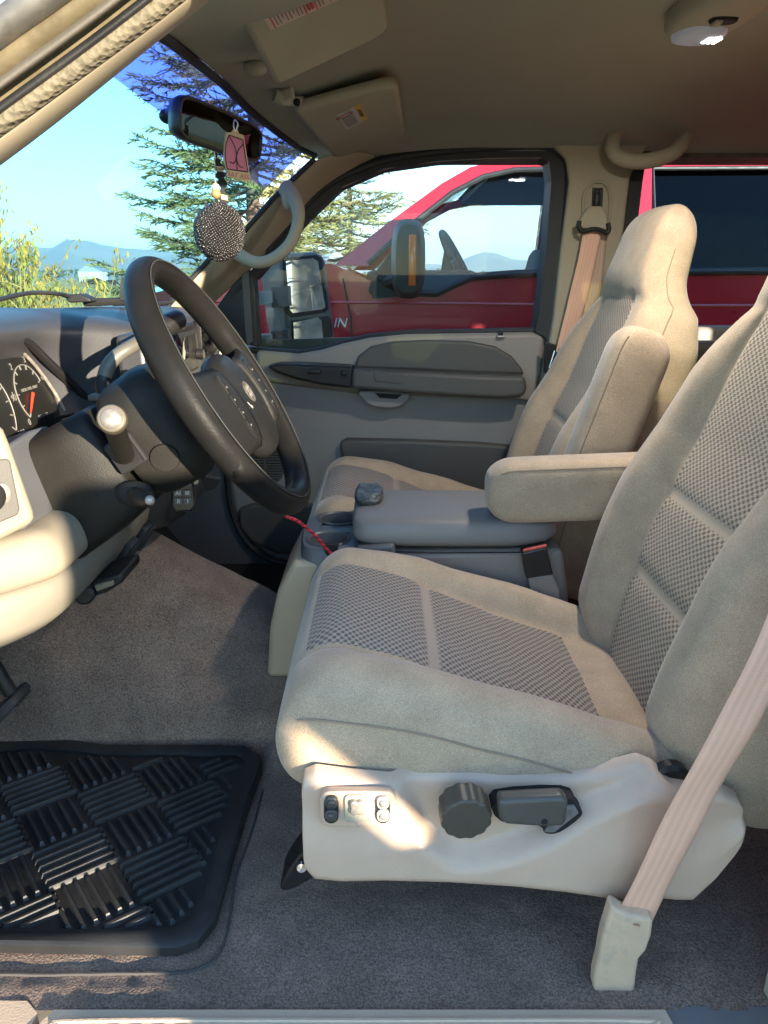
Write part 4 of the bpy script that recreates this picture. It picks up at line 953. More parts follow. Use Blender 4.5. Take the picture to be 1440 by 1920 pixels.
MB().loft([ring(-0.158, 0.062, 0.062), ring(-0.152, 0.078, 0.080), ring(-0.14, 0.082, 0.086), ring(-0.09, 0.078, 0.090), ring(-0.055, 0.068, 0.078), ring(-0.045, 0.05, 0.06)]).build('upper_shroud', M_shroud, sc_, sharp=50)
MB().lathe([(0.020, 0), (0.019, 0.002), (0.017, 0.0022), (0.0, 0.002)], W(-0.079, -0.035, -0.105), (0.15, -1, -0.1), 24).build('lock_cover', M_shroud, sc_)
# multifunction stalk pointing at the camera
st0 = U(232, 852, 0.972); st1 = U(210, 786, 0.855)
dS = (st1-st0)
MB().prism([st0+V(0, 0.004, 0)+AX*a+UPW*b for a, b in [(-0.022, -0.024), (0.022, -0.024), (0.022, 0.023), (-0.022, 0.023)]], (0, 0.02, 0)).build('stalk_slot', M_dark, sc_, bev=0.005)
sl_ = MB(); sl_.prism([st0+AX*a+UPW*b for a, b in [(-0.018, -0.020), (0.018, -0.020), (0.018, 0.019), (-0.018, 0.019)]], (0, 0.012, 0), 0.004); sl_.build('stalk_collar', M_black, sc_)
MB().tube([st0, st0.lerp(st1, 0.5), st0.lerp(st1, 0.92)], [0.014, 0.0125, 0.013], 18, up=V(1, 0, 0)).build('signal_stalk', M_shroud, sc_)
kd = dS.normalized(); toC = (V(0, 0, 0)-st1).normalized()
MB().lathe([(0.012, -0.03), (0.0165, -0.016), (0.0175, -0.002), (0.0155, 0.006), (0.0125, 0.008)], st1, kd.lerp(toC, 0.6), 28).build('stalk_knob', mat('stalk_knob', (0.10, 0.085, 0.06), 0.4, var=0.2, vscale=40), sc_)
MB().lathe([(0.0125, 0.006), (0.0122, 0.0095), (0.009, 0.0118), (0.004, 0.0125), (0.0, 0.0125)], st1, kd.lerp(toC, 0.6), 28).build('stalk_button', mat('worn_button', (0.15, 0.135, 0.12), 0.5, metal=0.4, var=0.3, vscale=120), sc_)
# tilt lever below
t0 = U(248, 930, 0.965); t1 = U(281, 938, 0.90)
MB().sphere(t0+V(0, 0.012, 0), 0.022, 18, 0, (1.2, 0.5, 0.8)).build('lever_socket', M_dark, sc_)
MB().tube([t0+V(0, 0.01, 0), t0.lerp(t1, 0.35), t0.lerp(t1, 0.85), t1], [0.010, 0.0125, 0.011, 0.006], 16).build('tilt_lever', M_black, sc_)
MB().sphere(t1, 0.0065, 12).build('lever_tip', M_worn, sc_)
# column shifter: bent grey lever over the top, black knob on its far end
g = [U(197, 742, 1.10), U(194, 720, 1.11), U(201, 690, 1.12), U(220, 667, 1.13), U(250, 648, 1.15), U(285, 628, 1.20), U(305, 617, 1.24)]
gs = thing('gear_shifter', U(250, 660, 1.15), 'bent grey column shift lever with black knob behind the steering wheel rim', 'gear lever')
gp2 = smooth_path(g, 6)
MB().tube(gp2, 0.0105, 14).build('lever', mat('shifter_grey', (0.085, 0.08, 0.065), 0.4, var=0.1), gs)
MB().tube(smooth_path(g[:2]+[g[1].lerp(g[2], 0.4)], 6), 0.0115, 14).build('sleeve', M_black, gs)
MB().box(U(190, 744, 1.09), (0.03, 0.03, 0.010), None, 0.003).build('base_clip', M_trim_d, gs)
kb = U(318, 608, 1.27); kd = (g[-1]-g[-3]).normalized()
MB().lathe([(0.008, -0.035), (0.016, -0.026), (0.0185, -0.005), (0.0185, 0.022), (0.015, 0.032), (0.006, 0.036), (0, 0.036)], kb, kd, 24).build('knob', M_black, gs)
vs, fs = text_mesh('OVERDRIVE', 0.0085, kb+V(0.003, -0.0192, 0.004), kd, V(0, 0, 1), 0.0004); MB().add(vs, fs).build('lettering', M_white, gs)

# steering wheel
sw = thing('steering_wheel', HUB, 'black leather steering wheel with airbag pad and thumb buttons', 'steering wheel')
RW = 0.186; RM = 0.0178
N = 96; M2 = 20; vs = []
for i in range(N):
    a = 2*math.pi*i/N
    rad = LAT*math.cos(a)+UPW*math.sin(a)
    rm = RM*(1.0+0.05*math.sin(3*a))
    for k in range(M2):
        b = 2*math.pi*k/M2
        grip = 0.0012*max(0, math.sin(a*22))*(1 if math.cos(b) < -0.3 else 0)
        seam_ = -0.0014 if k in (5,) else 0
        vs.append(HUB+rad*(RW+(rm+grip+seam_)*math.cos(b))+AX*((rm+seam_)*1.12*math.sin(b)))
fs = [[i*M2+k, i*M2+(k+1) % M2, ((i+1) % N)*M2+(k+1) % M2, ((i+1) % N)*M2+k] for i in range(N) for k in range(M2)]
rim = MB().add(vs, fs).build('rim', M_leather, sw, sub=1)
MB().tube([HUB+(LAT*math.cos(a)+UPW*math.sin(a))*(RW+0.002)+AX*(RM*1.13) for a in [2*math.pi*k/96 for k in range(97)]], 0.0009, 5, cap=False).build('rim_stitching', mat('rim_thread', (0.028, 0.026, 0.022), 0.8), rim)
# spokes: broad blades left and right
for s in (-1, 1):
    def sp_fn(a, b):
        t = lerp(0.07, 0.183, a); hw0 = lerp(0.056, 0.056, a)+0.018*(a**4); u = lerp(-1, 1, b)
        u0 = -0.028+0.006*a
        return W(s*t, u0+u*hw0, 0.004+0.012*(1-u*u)**0.5*(1-0.5*a)-0.018*(a-0.5)**2*0+0.010*(1-a)-0.004)
    MB().grid(sp_fn, 14, 14).build('spoke', M_hub, sw, solid=0.014, sharp=60)
    # thumb-button pod
    c = [W(s*(0.098+0.012*math.cos(a)+0.0*math.sin(a)), -0.026+0.048*math.sin(a), 0.017) for a in [2*math.pi*k/28 for k in range(28)]]
    MB().prism(c, AX*0.006, 0.002).build('button_pod', M_black, sw)
    MB().tube(c+[c[0]], 0.0016, 6, cap=False).build('pod_rim', mat('pod_rim', (0.12, 0.11, 0.10), 0.4), sw)
    for k in range(4):
        u = -0.055+k*0.019
        MB().box(W(s*0.098, u, 0.0235), (0.004, 0.013, 0.018), basis(AX, LAT, UPW), 0.001).build('thumb_button', M_hub, sw)
        MB().box(W(s*0.098, u, 0.0260), (0.0004, 0.004, 0.0025), basis(AX, LAT, UPW)).build('button_mark', M_worn, sw)
# airbag pad: rounded, broader at the top, crease across the lower third
def pad_ring(k_, n):
    out = []
    for i in range(40):
        a = 2*math.pi*i/40; c_, s_ = math.cos(a), math.sin(a)
        e = 0.70
        y = math.copysign(abs(c_)**e, c_)*0.092; u = math.copysign(abs(s_)**e, s_)*0.096
        y *= (1.0-0.10*(s_*0.5+0.5)) if s_ < 0 else (1.0-0.06*s_)
        out.append(W(y*k_*0.86, u*0.84*k_-0.032, n*0.50))
    return out
MB().loft([pad_ring(0.86, -0.03), pad_ring(0.97, -0.012), pad_ring(1.0, 0.008), pad_ring(0.985, 0.024), pad_ring(0.92, 0.036), pad_ring(0.78, 0.0445), pad_ring(0.5, 0.0505), pad_ring(0.2, 0.053), pad_ring(0.02, 0.0535)]).build('airbag_pad', M_hub, sw, sub=1)
MB().tube(smooth_path([W(-0.066, -0.066, 0.0175), W(-0.045, -0.071, 0.0205), W(0, -0.074, 0.0225), W(0.045, -0.071, 0.0205), W(0.066, -0.066, 0.0175)], 8), 0.0011, 6).build('pad_crease', M_shroud, sw)
MB().loft([ring(-0.05, 0.050, 0.050, 0, -0.02), ring(-0.03, 0.062, 0.062, 0, -0.022), ring(0.0, 0.066, 0.062, 0, -0.026)]).build('hub_back', M_black, sw)
# round worn emblem: plain ring with a raised interlaced mark
eb = W(-0.008, -0.020, 0.0262); M_emb = mat('worn_emblem', (0.07, 0.064, 0.054), 0.45, var=0.35, vscale=120)
e_ = MB().lathe([(0.0165, -0.002), (0.0165, 0.001), (0.0155, 0.0018), (0.0135, 0.0012), (0.0, 0.0010)], eb, AX, 32).build('emblem', M_emb, sw)
m_ = MB()
for (dy, du, r) in ((-0.005, 0.004, 0.0045), (0.004, 0.005, 0.0045), (0.0, -0.003, 0.005), (-0.006, -0.005, 0.003), (0.006, -0.004, 0.0035)):
    m_.tube([eb+LAT*(dy+r*math.cos(a))+UPW*(du+r*math.sin(a))+AX*0.0013 for a in [2*math.pi*k/14 for k in range(12)]], 0.0008, 5)
m_.build('emblem_relief', mat('emblem_relief', (0.15, 0.14, 0.12), 0.45), e_)
s_ = MB()
for p, q in (((0.000, 0.000), (0.006, -0.010)), ((0.006, -0.010), (0.012, -0.008)), ((0.008, -0.011), (0.007, -0.006))):
    s_.tube([W(-0.048+p[0], -0.030+p[1], 0.0262), W(-0.048+q[0], -0.030+q[1], 0.0264)], 0.0006, 4)
s_.build('scuff_mark', mat('scuff', (0.35, 0.33, 0.3), 0.7), sw)

# key and remote hanging from the ignition
kf = thing('key_fob', U(343, 925, 1.10), 'black four button remote hanging with a key from the ignition', 'key fob')
kx = V(0.96, 0.28, -0.05).normalized(); kz = V(0.06, 0.05, 1).normalized(); kn = kx.cross(kz)
if kn.y > 0: kn = -kn
kc = U(343, 928, 1.08)
def K(a, b, n=0.0): return kc+kx*a+kz*b+kn*n
MB().prism([K(a, b) for a, b in [(-0.017, 0.024), (0.010, 0.024), (0.016, 0.018), (0.019, -0.014), (0.013, -0.024), (-0.012, -0.024), (-0.017, -0.014)]], kn*0.012).build('case', mat('fob_case', (0.012, 0.012, 0.012), 0.22, coat=0.3), kf, bev=0.004)
for i, (a, b, tx) in enumerate(((-0.0075, 0.006, 'AI'), (0.0060, 0.006, 'III'), (-0.0070, -0.0065, 'II'), (0.0065, -0.0065, 'I'))):
    bt = MB().box(K(a, b, 0.0128), (0.0115, 0.0105, 0.002), basis(kx, kz, kn), 0.0007).build('button', M_trim_d, kf)
    vs, fs = text_mesh(tx, 0.0085, K(a, b, 0.0140), kx, kz, 0.0002)
    MB().add(vs, fs).build('button_mark', M_white, bt)
MB().box(K(0.0, 0.029, 0.006), (0.012, 0.012, 0.003), basis(kx, kz, kn), 0.001).build('tag', M_white, kf)
MB().tube([K(0.016+0.006*math.cos(a), 0.030+0.008*math.sin(a), 0.004) for a in [2*math.pi*k/20 for k in range(21)]], 0.0011, 6, cap=False).build('ring', M_chrome, kf)
MB().prism([K(0.010, 0.046, 0.003), K(0.026, 0.042, 0.003), K(0.022, 0.018, 0.003), K(0.016, 0.016, 0.003)], kn*0.004).build('key', mat('key_head', (0.35, 0.34, 0.25), 0.4, metal=0.4), kf, bev=0.001)
# small black gauge plate beside the column
gp3 = MB().prism(px_poly([(376, 893), (412, 900), (402, 917), (385, 922)], 1.36), (0, 0.02, 0)).build('toggle_plate', M_black, db, bev=0.002)

# trailer brake controller under the dash, pedals
bc_ = thing('brake_controller', U(190, 1100, 1.10), 'black trailer brake controller box with round knob hung under the dash', 'brake controller')
MB().prism([U(x, y, 1.07) for x, y in [(140, 1105), (178, 1088), (228, 1074), (231, 1092), (200, 1112), (150, 1128)]], (0, 0.09, 0)).build('case', M_black, bc_, bev=0.005)
MB().prism([U(x, y, 1.066) for x, y in [(176, 1098), (212, 1088), (213, 1098), (180, 1110)]], (0, 0.01, 0)).build('face_plate', mat('controller_face', (0.16, 0.13, 0.09), 0.5, var=0.2), bc_, bev=0.002)
MB().lathe([(0.016, 0), (0.0155, 0.010), (0.012, 0.013), (0, 0.013)], U(161, 1112, 1.068), (0.1, -1, 0.1), 24).build('knob', M_black, bc_)
MB().sphere(U(139, 1119, 1.065), 0.0035, 10).build('screw', M_chrome, bc_)
def pedal(px, py, Y, w, h, rx, label):
    c = U(px, py, Y); t = thing('pedal', c, label, 'pedal', 'foot pedals under the dash')
    Rm = Matrix.Rotation(rx, 3, 'Y')
    m = MB(); m.box(c, (0.016, w, h), Rm, 0.005)
    for k in range(6): m.box(c+Rm @ V(0.009, -w/2+w*(k+0.5)/6, 0), (0.004, w*0.08, h*0.85), Rm, 0.001)
    m.build('pad', M_rubber, t)
    MB().tube([c+Rm @ V(-0.01, 0, h*0.3), c+V(-0.03, 0.0, 0.12), c+V(-0.06, 0, 0.24)], 0.011, 10).build('arm', M_black, t)
pedal(14, 1322, 0.98, 0.055, 0.065, R(48), 'ribbed black pedal at the left edge above the rubber mat')
pedal(233, 1045, 1.22, 0.05, 0.07, R(30), 'dark brake pedal hanging under the column beside the controller')
pedal(266, 1005, 1.30, 0.04, 0.05, R(30), 'small dark pedal deep in the footwell behind the brake pedal')
# ------------------------------------------------------------------ seats
def cushion_ring(o, fdir, hw, top, bot, bol, groove=0.006, edge=0.05, wi=0.60, NT=56, crown=0.008, tg=0.0):
    """one closed cross-section: u runs across (+Y), the padded face looks along fdir"""
    pts = []; us = []
    for k in range(NT+1):
        u = -1+2*k/NT; a = abs(u); a = a/0.6071428*wi if a <= 0.6071428 else wi+(a-0.6071428)/0.3928572*(1-wi); u = math.copysign(a, u)
        f = top+crown*(1-u*u)
        f += bol*sstep(wi-0.06, wi+0.16, a)
        f -= groove*math.exp(-((a-wi)/0.022)**2)+tg*sstep(wi+0.05, wi-0.03, a)
        e = max(0.0, (a-0.80)/0.20); f -= edge*(1-math.sqrt(max(0, 1-e*e)))*1.0
        pts.append(o+V(0, u*hw, 0)+fdir*f); us.append(u)
    f0 = top+bol-edge
    for k in range(1, 6):
        t = k/6; pts.append(o+V(0, hw*(1+0.018*math.sin(math.pi*t)), 0)+fdir*lerp(f0, bot+0.012, t)); us.append(2.0)
    for k in range(7):
        u = 0.97-1.94*k/6; pts.append(o+V(0, u*hw, 0)+fdir*bot); us.append(3.0)
    for k in range(1, 6):
        t = 1-k/6; pts.append(o+V(0, -hw*(1+0.018*math.sin(math.pi*t)), 0)+fdir*lerp(f0, bot+0.012, t)); us.append(-2.0)
    return pts, us
def stations(name, st, parent, insert_s, mats, wi=0.60):
    """st: list of dicts with the running length s"""
    mb = MB(); rings = []; uv = {}; U_ = None
    for q in st:
        p, us = cushion_ring(q['o'], q['f'], q['hw'], q['top'], q['bot'], q['bol'], q.get('groove', 0.006), q.get('edge', 0.05), q.get('wi', wi), crown=q.get('crown', 0.008), tg=q.get('tg', 0.0))
        rings.append(p); U_ = us
    n = len(rings[0])
    for i, r in enumerate(rings):
        for k, p in enumerate(r):
            nz = noise.fractal(p*9.0, 1.0, 2.0, 3)*(0.0035 if name == 'cushion' else 0.0018)
            if abs(U_[k]) > 1.2: p.y += nz*1.3*(1 if U_[k] > 0 else -1)*(abs(U_[k]) < 2.5); p += st[i]['f']*nz*0.5
            else: p += st[i]['f']*nz
            uv[len(mb.v)] = (p.y, st[i]['s']); mb.v.append(p)
    for i in range(len(rings)-1):
        for k in range(n):
            k2 = (k+1) % n; um = (U_[k]+U_[k2])/2; sm = (st[i]['s']+st[i+1]['s'])/2
            ins = 12 <= k < 44 and abs(U_[k]) <= 1.01 and insert_s[0] < sm < insert_s[1]
            mb.f.append([i*n+k, i*n+k2, (i+1)*n+k2, (i+1)*n+k]); mb.m.append(1 if ins else 0)
    mb.f.append(list(range(n))[::-1]); mb.m.append(0)
    mb.f.append([(len(rings)-1)*n+k for k in range(n)]); mb.m.append(0)
    return mb.build(name, mats, parent, sub=1, uv=uv)
def dome(d, r):
    """0..1 rounding factor for distance d from an end with radius r"""
    if d >= r: return 1.0
    t = max(0.0, d/r); return math.sqrt(max(0.0, 1-(1-t)**2))
def make_seat(name, label, yc, dx, driver):
    t = thing(name, (0.1+dx, yc, -0.86), label, 'seat')
    tilt = R(15.5)
    run = V(math.cos(tilt), 0, -math.sin(tilt)); up = V(math.sin(tilt), 0, math.cos(tilt))
    # ---- cushion
    L = 0.550; st = []; P0 = V(-0.118+dx, yc, -0.470)
    ss = [0.0, 0.003, 0.008, 0.015, 0.024, 0.035, 0.048, 0.062, 0.078]+[0.095+0.0122*i for i in range(36)]+[0.540, 0.546, 0.549, 0.550]
    for s in ss:
        k = dome(s, 0.060); k2 = dome(L-s, 0.03)
        mid = -0.075; top = 0.0-0.030*sstep(0.12, 0.45, s)+0.012*math.sin(min(1, s/0.25)*math.pi)*0.6; bot = -0.155+0.06*sstep(0.2, 0.55, s)
        bol = lerp(0.008, 0.050, sstep(0.02, 0.40, s))*(1-0.4*sstep(0.45, 0.56, s))
        gr = 0.007 if s < 0.46 else 0.002
        tg = 0.0
        for sg_, sa_ in ((0.195, 0.007), (0.33, 0.0025), (0.462, 0.006)): tg += sa_*math.exp(-((s-sg_)/0.011)**2)
        if s > 0.47: top += 0.010*sstep(0.47, 0.54, s)
        hw = 0.262-0.03*(1-k)-0.02*(1-k2)
        kk = k*(0.6+0.4*k2)
        st.append(dict(s=s, o=P0+run*s, f=up, hw=hw, top=mid+(top-mid)*kk, bot=mid+(bot-mid)*kk, bol=bol*k, groove=gr*k, edge=0.055*k, crown=0.010*k, tg=tg*k))
    stations('cushion', st, t, (0.012, 0.462), [M_velour, M_knit_c])
    # sewn piping along the outer edge of the cushion
    for s_ in (-1, 1):
        pts = []
        for q in st[4:]:
            u = 0.985; f = q['top']+q['bol']-q['edge']*0.72
            pts.append(q['o']+V(0, s_*q['hw']*1.0, 0)+up*(f-0.012))
        MB().tube(pts, 0.0014, 6).build('piping', M_stitch, t)
    # ---- backrest with built-in headrest
    rec = R(17.5); ax = V(math.sin(rec), 0, math.cos(rec)); fo = V(-math.cos(rec), 0, math.sin(rec))
    B0 = V(0.425+dx, yc, -0.640)-V(math.sin(R(17.5)), 0, math.cos(R(17.5)))*0.045; LB = 0.875; st = []
    ss = [0.0, 0.003, 0.008, 0.016, 0.028]+[0.04+0.0145*i for i in range(54)]+[0.822, 0.837, 0.850, 0.860, 0.867, 0.872, 0.875]
    for s in ss:
        s_ = s-0.045; k = dome(s, 0.035); k2 = dome(LB-s, 0.075)
        hw = interp([0, 0.06, 0.2, 0.42, 0.54, 0.60, 0.64, 0.68, 0.74, 0.865], [0.250, 0.258, 0.264, 0.260, 0.244, 0.214, 0.172, 0.152, 0.142, 0.128], s_)
        th = interp([0, 0.3, 0.55, 0.66, 0.865], [0.165, 0.155, 0.135, 0.10, 0.074], s_)
        top = 0.022+0.016*math.sin(min(1, max(0, s_)/0.40)*math.pi)+0.016*sstep(0.60, 0.68, s_)
        bol = interp([0, 0.05, 0.3, 0.5, 0.60, 0.64], [0.03, 0.055, 0.060, 0.035, 0.006, 0.0], s_)
        tg = 0.0
        for sg_ in (0.16, 0.30): tg += 0.008*math.exp(-((s_-sg_)/0.010)**2)
        tg += 0.0
        top -= 0.009*math.exp(-((s_-0.615)/0.010)**2)
        gr = 0.008 if s_ < 0.615 else 0.0
        kk = k*k2; mid = top-th*0.5; bot = top-th
        hw2 = hw-0.03*(1-k)-0.055*(1-k2)
        wi = interp([0, 0.3, 0.61, 0.9], [0.50, 0.55, 0.56, 0.56], s_)
        st.append(dict(s=s_, o=B0+ax*s, f=fo, hw=hw2, top=mid+(top-mid)*kk, bot=mid+(bot-mid)*kk, bol=bol*kk, groove=gr, edge=lerp(0.058, 0.040, sstep(0.48, 0.72, s_))*kk, wi=wi, tg=tg*kk, crown=0.008 if s_ < 0.6 else 0.014*kk))
    stations('backrest', st, t, (-0.02, 0.614), [M_velour, M_knit_b])
    for s_ in (-1, 1):
        pts = [q['o']+V(0, s_*q['hw']*1.004, 0)+fo*(q['top']+q['bol']-q['edge']-0.003) for q in st[6:-9]]
        MB().tube(pts, 0.0016, 6).build('piping', M_stitch, t)
    # ---- centre armrest
    m = 1 if driver else -1; ya = yc+m*0.298
    if driver:
        a0 = V(0.192, ya, -0.385); a1 = V(0.52, ya, -0.372); Rm = Matrix.Rotation(R(2.5), 3, 'Y')
    else:
        a0 = V(0.555+dx, ya, -0.095); a1 = V(0.455+dx, ya, -0.42)
    d = (a1-a0).normalized(); n = d.cross(V(0, 1, 0)); LA = (a1-a0).length
    secs = []
    for s in [0, 0.004, 0.012, 0.024, 0.038, 0.055]+[0.055+(LA-0.055)*i/8 for i in range(1, 9)]:
        k = dome(s, 0.055); hz = 0.060*(0.55+0.45*k)*k**0.3+0.0; hy = 0.047*(0.5+0.5*k)
        if k == 0: hz = 0.02; hy = 0.018
        secs.append([a0+d*s+V(0, math.copysign(abs(math.cos(a))**0.5, math.cos(a))*hy, 0)+n*(math.copysign(abs(math.sin(a))**0.5, math.sin(a))*hz) for a in [2*math.pi*k_/28 for k_ in range(28)]])
    MB().loft(secs).build('armrest', M_velour, t, sub=1)
    seam_ = []
    for q in secs[3:]:
        c = sum(q, V(0, 0, 0))/28
        seam_.append(min(q, key=lambda p: (p-c-V(0, -0.047, 0)-n*(0.05 if (n.z > 0) else -0.05)).length))
    MB().tube(seam_, 0.0015, 5).build('armrest_piping', M_stitch, t)
    return t, dict(run=run, up=up, P0=P0, B0=B0, ax=ax, fo=fo)
ds, DI = make_seat('bucket_seat', 'tan cloth driver seat nearest the open door with armrest folded down', 1.065, 0.0, True)
ps, PI_ = make_seat('bucket_seat', 'tan cloth passenger seat at the far side with armrest folded up', 1.80, -0.040, False)
MB().prism([V(-0.10, 1.54, -0.86), V(0.40, 1.54, -0.86), V(0.40, 1.54, -0.64), V(-0.08, 1.54, -0.60)], (0, 0.5, 0), 0.02).build('seat_base', M_trim_d, ps)

# ---- driver seat base shield: moulded relief with a curved scoop under the knob
Yb = 0.770
topL = [(562, 1486), (568, 1462), (590, 1453), (660, 1462), (740, 1469), (840, 1473), (960, 1478), (1060, 1478), (1130, 1472), (1180, 1462), (1215, 1453), (1240, 1458), (1265, 1476), (1310, 1486), (1360, 1488), (1390, 1502), (1405, 1530)]
botL = [(568, 1600), (574, 1630), (590, 1650), (640, 1655), (720, 1653), (840, 1656), (960, 1664), (1060, 1675), (1130, 1686), (1180, 1690), (1215, 1688), (1240, 1688), (1265, 1690), (1295, 1690), (1335, 1650), (1372, 1600), (1403, 1545)]
def base_fn(a, b):
    i = a*(len(topL)-1); k = min(len(topL)-2, int(i)); f = i-k
    tx, ty = lerp(topL[k][0], topL[k+1][0], f), lerp(topL[k][1], topL[k+1][1], f)
    bx, by = lerp(botL[k][0], botL[k+1][0], f), lerp(botL[k][1], botL[k+1][1], f)
    px, py = lerp(tx, bx, b), lerp(ty, by, b)
    # scoop: everything above the S-shaped step sits deeper
    step = interp([540, 700, 760, 800, 850, 900, 960, 1040, 1120, 1200, 1260, 1420], [1380, 1400, 1500, 1570, 1604, 1606, 1592, 1560, 1520, 1490, 1478, 1470], px)
    dep = 0.024*sstep(26, -18, py-step)*sstep(715, 790, px)*sstep(1300, 1200, px)
    e = min(b, 1-b)*230; e2 = min(a, 1-a)*860
    rnd = 0.022*(1-dome(e, 26))+0.030*(1-dome(e2, 40))
    bulge = -0.010*sstep(0.25, 0.7, b)
    return U(px, py, Yb)+V(0, dep+rnd+bulge, 0)
bs = MB().grid(base_fn, 150, 60).build('seat_base', M_base, ds, sharp=180)
MB().grid(lambda a, b: base_fn(a, b)+V(0, 0.05, 0), 20, 8).build('base_back', M_dark, ds)
MB().prism([V(-0.07, 0.92, -0.80), V(0.42, 0.92, -0.80), V(0.42, 0.92, -0.66), V(-0.07, 0.92, -0.605)], (0, 0.36, 0), 0.02).build('seat_frame', M_dark, ds)
# power seat switches
def rr(cx, cy, w, h, r, n=5):
    out = []
    for (sx, sy, a0) in ((1, 1, 0), (-1, 1, 90), (-1, -1, 180), (1, -1, 270)):
        for k in range(n+1):
            a = R(a0+90*k/n); out.append((cx+sx*(w/2-r)+r*math.cos(a), cy+sy*(h/2-r)+r*math.sin(a)))
    return out
sp_ = MB().prism(px_poly(rr(671, 1518, 142, 66, 18), Yb-0.0125), (0, 0.012, 0)).build('switch_plate', M_base, ds, bev=0.002)
M_swd = mat('switch_dark', (0.05, 0.048, 0.046), 0.45, var=0.1); M_swl = mat('switch_light', (0.40, 0.38, 0.35), 0.45, var=0.1); M_pad = mat('switch_pad', (0.36, 0.32, 0.235), 0.5, bump=0.3, bscale=500)
for cx, mm in ((621, M_swd), (718, M_swl)):
    MB().prism(px_poly(rr(cx, 1519, 27, 50, 13), Yb-0.0145), (0, 0.006, 0)).build('switch_bezel', M_dark, sp_)
    for cy in (1507, 1531):
        MB().prism(px_poly(rr(cx, cy, 24, 22, 9), Yb-0.018), (0, 0.008, 0)).build('rocker', mm, sp_, bev=0.002)
        MB().sphere(U(cx, cy, Yb-0.018), 0.0052, 14, 0, (1, 0.55, 1)).build('rocker_button', mm if mm is M_swd else M_worn, sp_)
MB().prism(px_poly(rr(669, 1517, 47, 50, 9), Yb-0.016), (0, 0.008, 0)).build('switch_pad', M_pad, sp_, bev=0.0015)
st_ = []
for k in range(32):
    a = 2*math.pi*k/32; r = 11+5.0*abs(math.cos(2*(a-R(45))))**1.5*1.0
    st_.append((669+r*math.cos(a), 1517+r*math.sin(a)))
MB().prism(px_poly(st_, Yb-0.022), (0, 0.008, 0)).build('joystick', M_worn, sp_, bev=0.003)
# lumbar knob with scalloped rim
kc = U(875, 1539, Yb-0.028); kn_ = V(0.05, -1, -0.12).normalized()
kpts = []
_, s1, u1 = frame(kn_)
for k in range(96):
    a = 2*math.pi*k/96; r = 0.0315*(1-0.055*(0.5+0.5*math.cos(12*a))**1.5); kpts.append(kc+s1*r*math.cos(a)+u1*r*math.sin(a)-kn_*0.0)
MB().prism(kpts, -kn_*0.032).build('lumbar_knob', mat('knob_brown', (0.055, 0.048, 0.036), 0.4, var=0.15, bump=0.1), ds, bev=0.003, seg=3)
# recline handle in its slot
MB().prism(smooth_path(px_poly([(930, 1504), (1060, 1496), (1085, 1516), (1090, 1530), (1050, 1560), (1022, 1562), (1010, 1548), (940, 1540)], Yb+0.0), 3, True), (0, 0.03, 0)).build('handle_slot', M_dark, ds)
MB().prism(px_poly([(934, 1502), (1000, 1498), (1058, 1495), (1066, 1506), (1064, 1540), (1058, 1552), (1000, 1552), (950, 1548), (937, 1540)], Yb-0.038), (0, 0.022, 0)).build('recline_handle', mat('handle_brown', (0.06, 0.055, 0.046), 0.4, var=0.15, bump=0.1), ds, bev=0.006, seg=4)
MB().lathe([(0.004, 0), (0.003, 0.001), (0, 0.001)], U(1021, 1541, Yb-0.0385), (0, -1, 0), 14).build('handle_screw', M_dark, ds)
MB().prism(px_poly([(1058, 1512), (1078, 1512), (1086, 1526), (1040, 1562), (1020, 1562)], Yb-0.004), (0, 0.02, 0)).build('handle_spring', mat('grimy_metal', (0.14, 0.13, 0.12), 0.7, bump=0.8, bscale=250, var=0.4, vscale=90), ds, bev=0.002)
# black pivot cover between cushion and back, floor bracket
MB().lathe([(0.026, 0), (0.026, 0.012), (0.020, 0.016), (0.014, 0.014), (0, 0.016)], U(1252, 1456, Yb+0.035), (0, -1, 0), 26).build('recline_pivot', M_black, ds)
MB().prism(smooth_path(px_poly([(525, 1664), (540, 1632), (566, 1600), (590, 1598), (592, 1640), (562, 1662), (535, 1672)], Yb+0.02), 4, True), (0, 0.05, 0)).build('track_foot', M_black, ds, bev=0.006)
MB().lathe([(0.007, 0), (0.006, 0.005), (0, 0.006)], U(566, 1624, Yb+0.012), (0, -1, 0.2), 12).build('track_bolt', M_chrome, ds)

# ------------------------------------------------------------------ centre console
M_con = mat('console_plastic', (0.225, 0.188, 0.155), 0.5, bump=0.12, bscale=450, var=0.05, vscale=9)
M_lid = mat('console_lid', (0.165, 0.152, 0.138), 0.48, bump=0.2, bscale=420, var=0.05, vscale=9)
cc = thing('center_console', (0.1, 1.45, -0.8), 'grey centre console between the seats with padded lid and two cup holders', 'console')
y0c, y1c = 1.325, 1.565
# lid: shallow loft, nose rounded, flared skirt
lsec = []
for k, x in enumerate([-0.062, -0.058, -0.045, -0.02, 0.05, 0.2, 0.36]):
    h = [0.018, 0.036, 0.046, 0.050, 0.052, 0.050, 0.048][k]; w = [0.085, 0.10, 0.112, 0.118, 0.12, 0.12, 0.12][k]; zc = -0.458-0.004*k*0.3
    ring_ = []
    for (u, v) in ((-1, -0.55), (-1.02, -0.1), (-0.96, 0.35), (-0.86, 0.46), (-0.5, 0.50), (0, 0.51), (0.5, 0.50), (0.86, 0.46), (0.96, 0.35), (1.02, -0.1), (1, -0.55)):
        ring_.append(V(x, 1.445+u*w, zc+v*h*1.25))
    lsec.append(ring_)
MB().loft(lsec, closed=True, cap=True).build('lid', M_lid, cc, sub=2)
MB().tube([V(-0.06, 1.327, -0.492), V(0.10, 1.322, -0.495), V(0.26, 1.322, -0.494)], 0.0015, 5).build('lid_gap', M_dark, cc)
